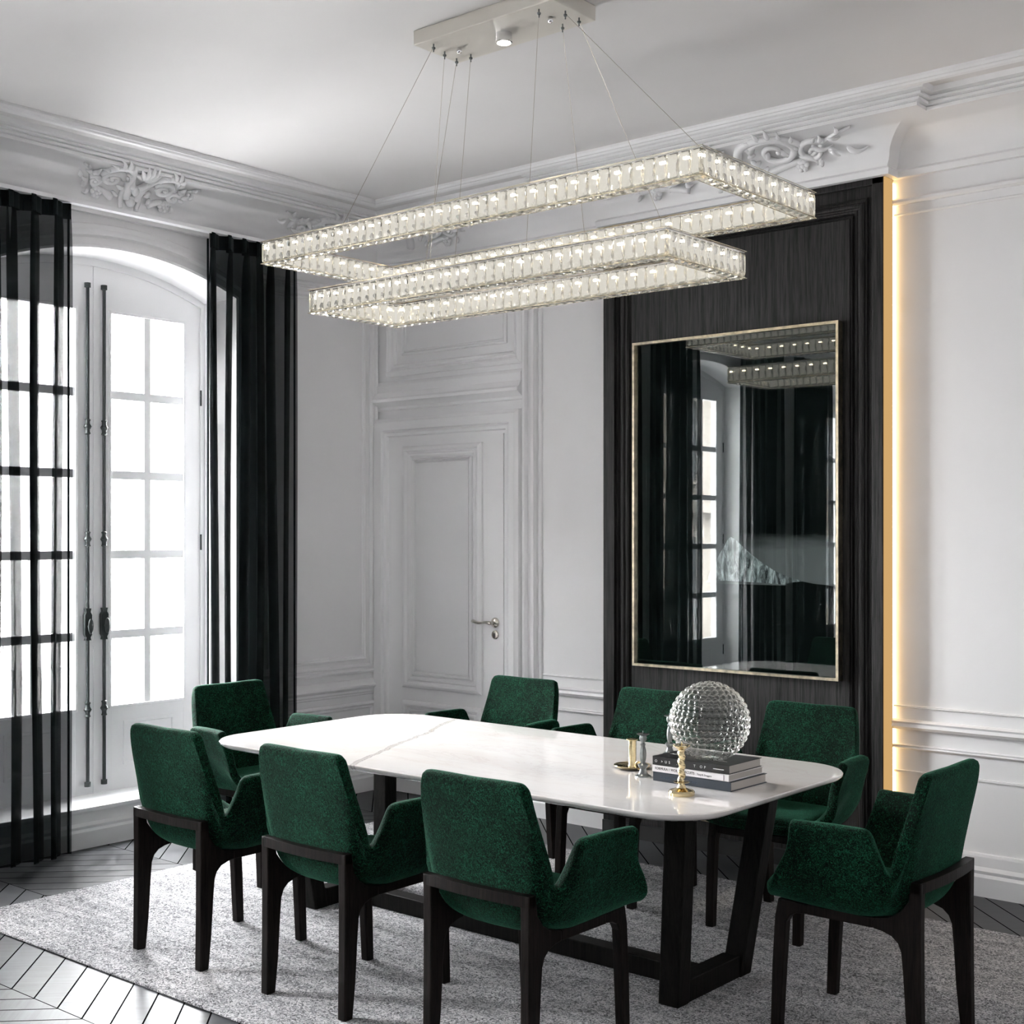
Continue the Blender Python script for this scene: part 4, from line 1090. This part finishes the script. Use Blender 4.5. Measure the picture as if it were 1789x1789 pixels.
for me, Mx, _ in placed[:100]:
    o = bpy.data.objects.new('crystal', me); COL.objects.link(o); o.parent = ch; o.matrix_local = Mx
bm = bmesh.new()
for me, Mx, _ in placed[100:]:
    tmp = bmesh.new(); tmp.from_mesh(me); tmp.transform(Mx); m2 = bpy.data.meshes.new('t'); tmp.to_mesh(m2); tmp.free(); bm.from_mesh(m2); bpy.data.meshes.remove(m2)
me = bpy.data.meshes.new('crystal'); bm.to_mesh(me); bm.free(); me.materials.append(M['crystal'])
o = bpy.data.objects.new('crystal', me); COL.objects.link(o); o.parent = ch; o['kind'] = 'stuff'

# ------------------------------------------------------------------ light
w = bpy.data.worlds.new('sky'); SC.world = w; w.use_nodes = True
bg = w.node_tree.nodes['Background']; bg.inputs[1].default_value = 66.0
wt = w.node_tree; tcw = wt.nodes.new('ShaderNodeTexCoord'); spw = wt.nodes.new('ShaderNodeSeparateXYZ'); L(wt, tcw.outputs['Generated'], spw.inputs[0])
L(wt, ramp(wt, math_n(wt, 'ADD', math_n(wt, 'MULTIPLY', spw.outputs[2], 0.5), 0.5), [(0.0, (0.14, 0.14, 0.14)), (0.46, (0.22, 0.22, 0.22)), (0.50, (0.36, 0.365, 0.37)), (0.58, (0.45, 0.455, 0.46)), (0.78, (0.98, 0.99, 1.0))]), bg.inputs[0])
for i, c in enumerate(WIN):
    ld = bpy.data.lights.new('window_portal', 'AREA'); ld.shape = 'RECTANGLE'; ld.size = 2.9; ld.size_y = 1.5
    ld.cycles.is_portal = True
    lo = bpy.data.objects.new('window_portal', ld); COL.objects.link(lo); lo.location = (-0.42, c, 1.65)
    lo.rotation_euler = (0, -PI / 2, 0)
ld = bpy.data.lights.new('canopy_spot', 'SPOT'); ld.energy = 25; ld.spot_size = 1.6; ld.spot_blend = 0.7; ld.color = (1, .9, .75); ld.shadow_soft_size = 0.03
lo = bpy.data.objects.new('canopy_spot', ld); COL.objects.link(lo); lo.location = (2.822, -2.075, CZ - 0.045)

# ------------------------------------------------------------------ camera
cam = bpy.data.cameras.new('camera'); co = bpy.data.objects.new('camera', cam); COL.objects.link(co)
Fpx = 2316.7; ang = math.radians(40.167)
cam.sensor_fit = 'HORIZONTAL'; cam.sensor_width = 36; cam.lens = 36 * Fpx / 1789
cam.shift_x = 0.0; cam.shift_y = (932 - 894.5) / 1789
co.location = (6.034, -5.834, 1.6); co.rotation_euler = (PI / 2, 0, ang)
cam.clip_end = 200
SC.camera = co
SC.view_settings.view_transform = 'Standard'; SC.view_settings.look = 'None'
SC.view_settings.exposure = 1.55; SC.view_settings.gamma = 1.0; SC.view_settings.use_curve_mapping = False
SC.cycles.max_bounces = 14; SC.cycles.diffuse_bounces = 6; SC.cycles.glossy_bounces = 6; SC.cycles.transmission_bounces = 12; SC.cycles.transparent_max_bounces = 24
SC.cycles.caustics_reflective = False; SC.cycles.caustics_refractive = False
SC.cycles.use_denoising = True
SC.cycles.sample_clamp_indirect = 8
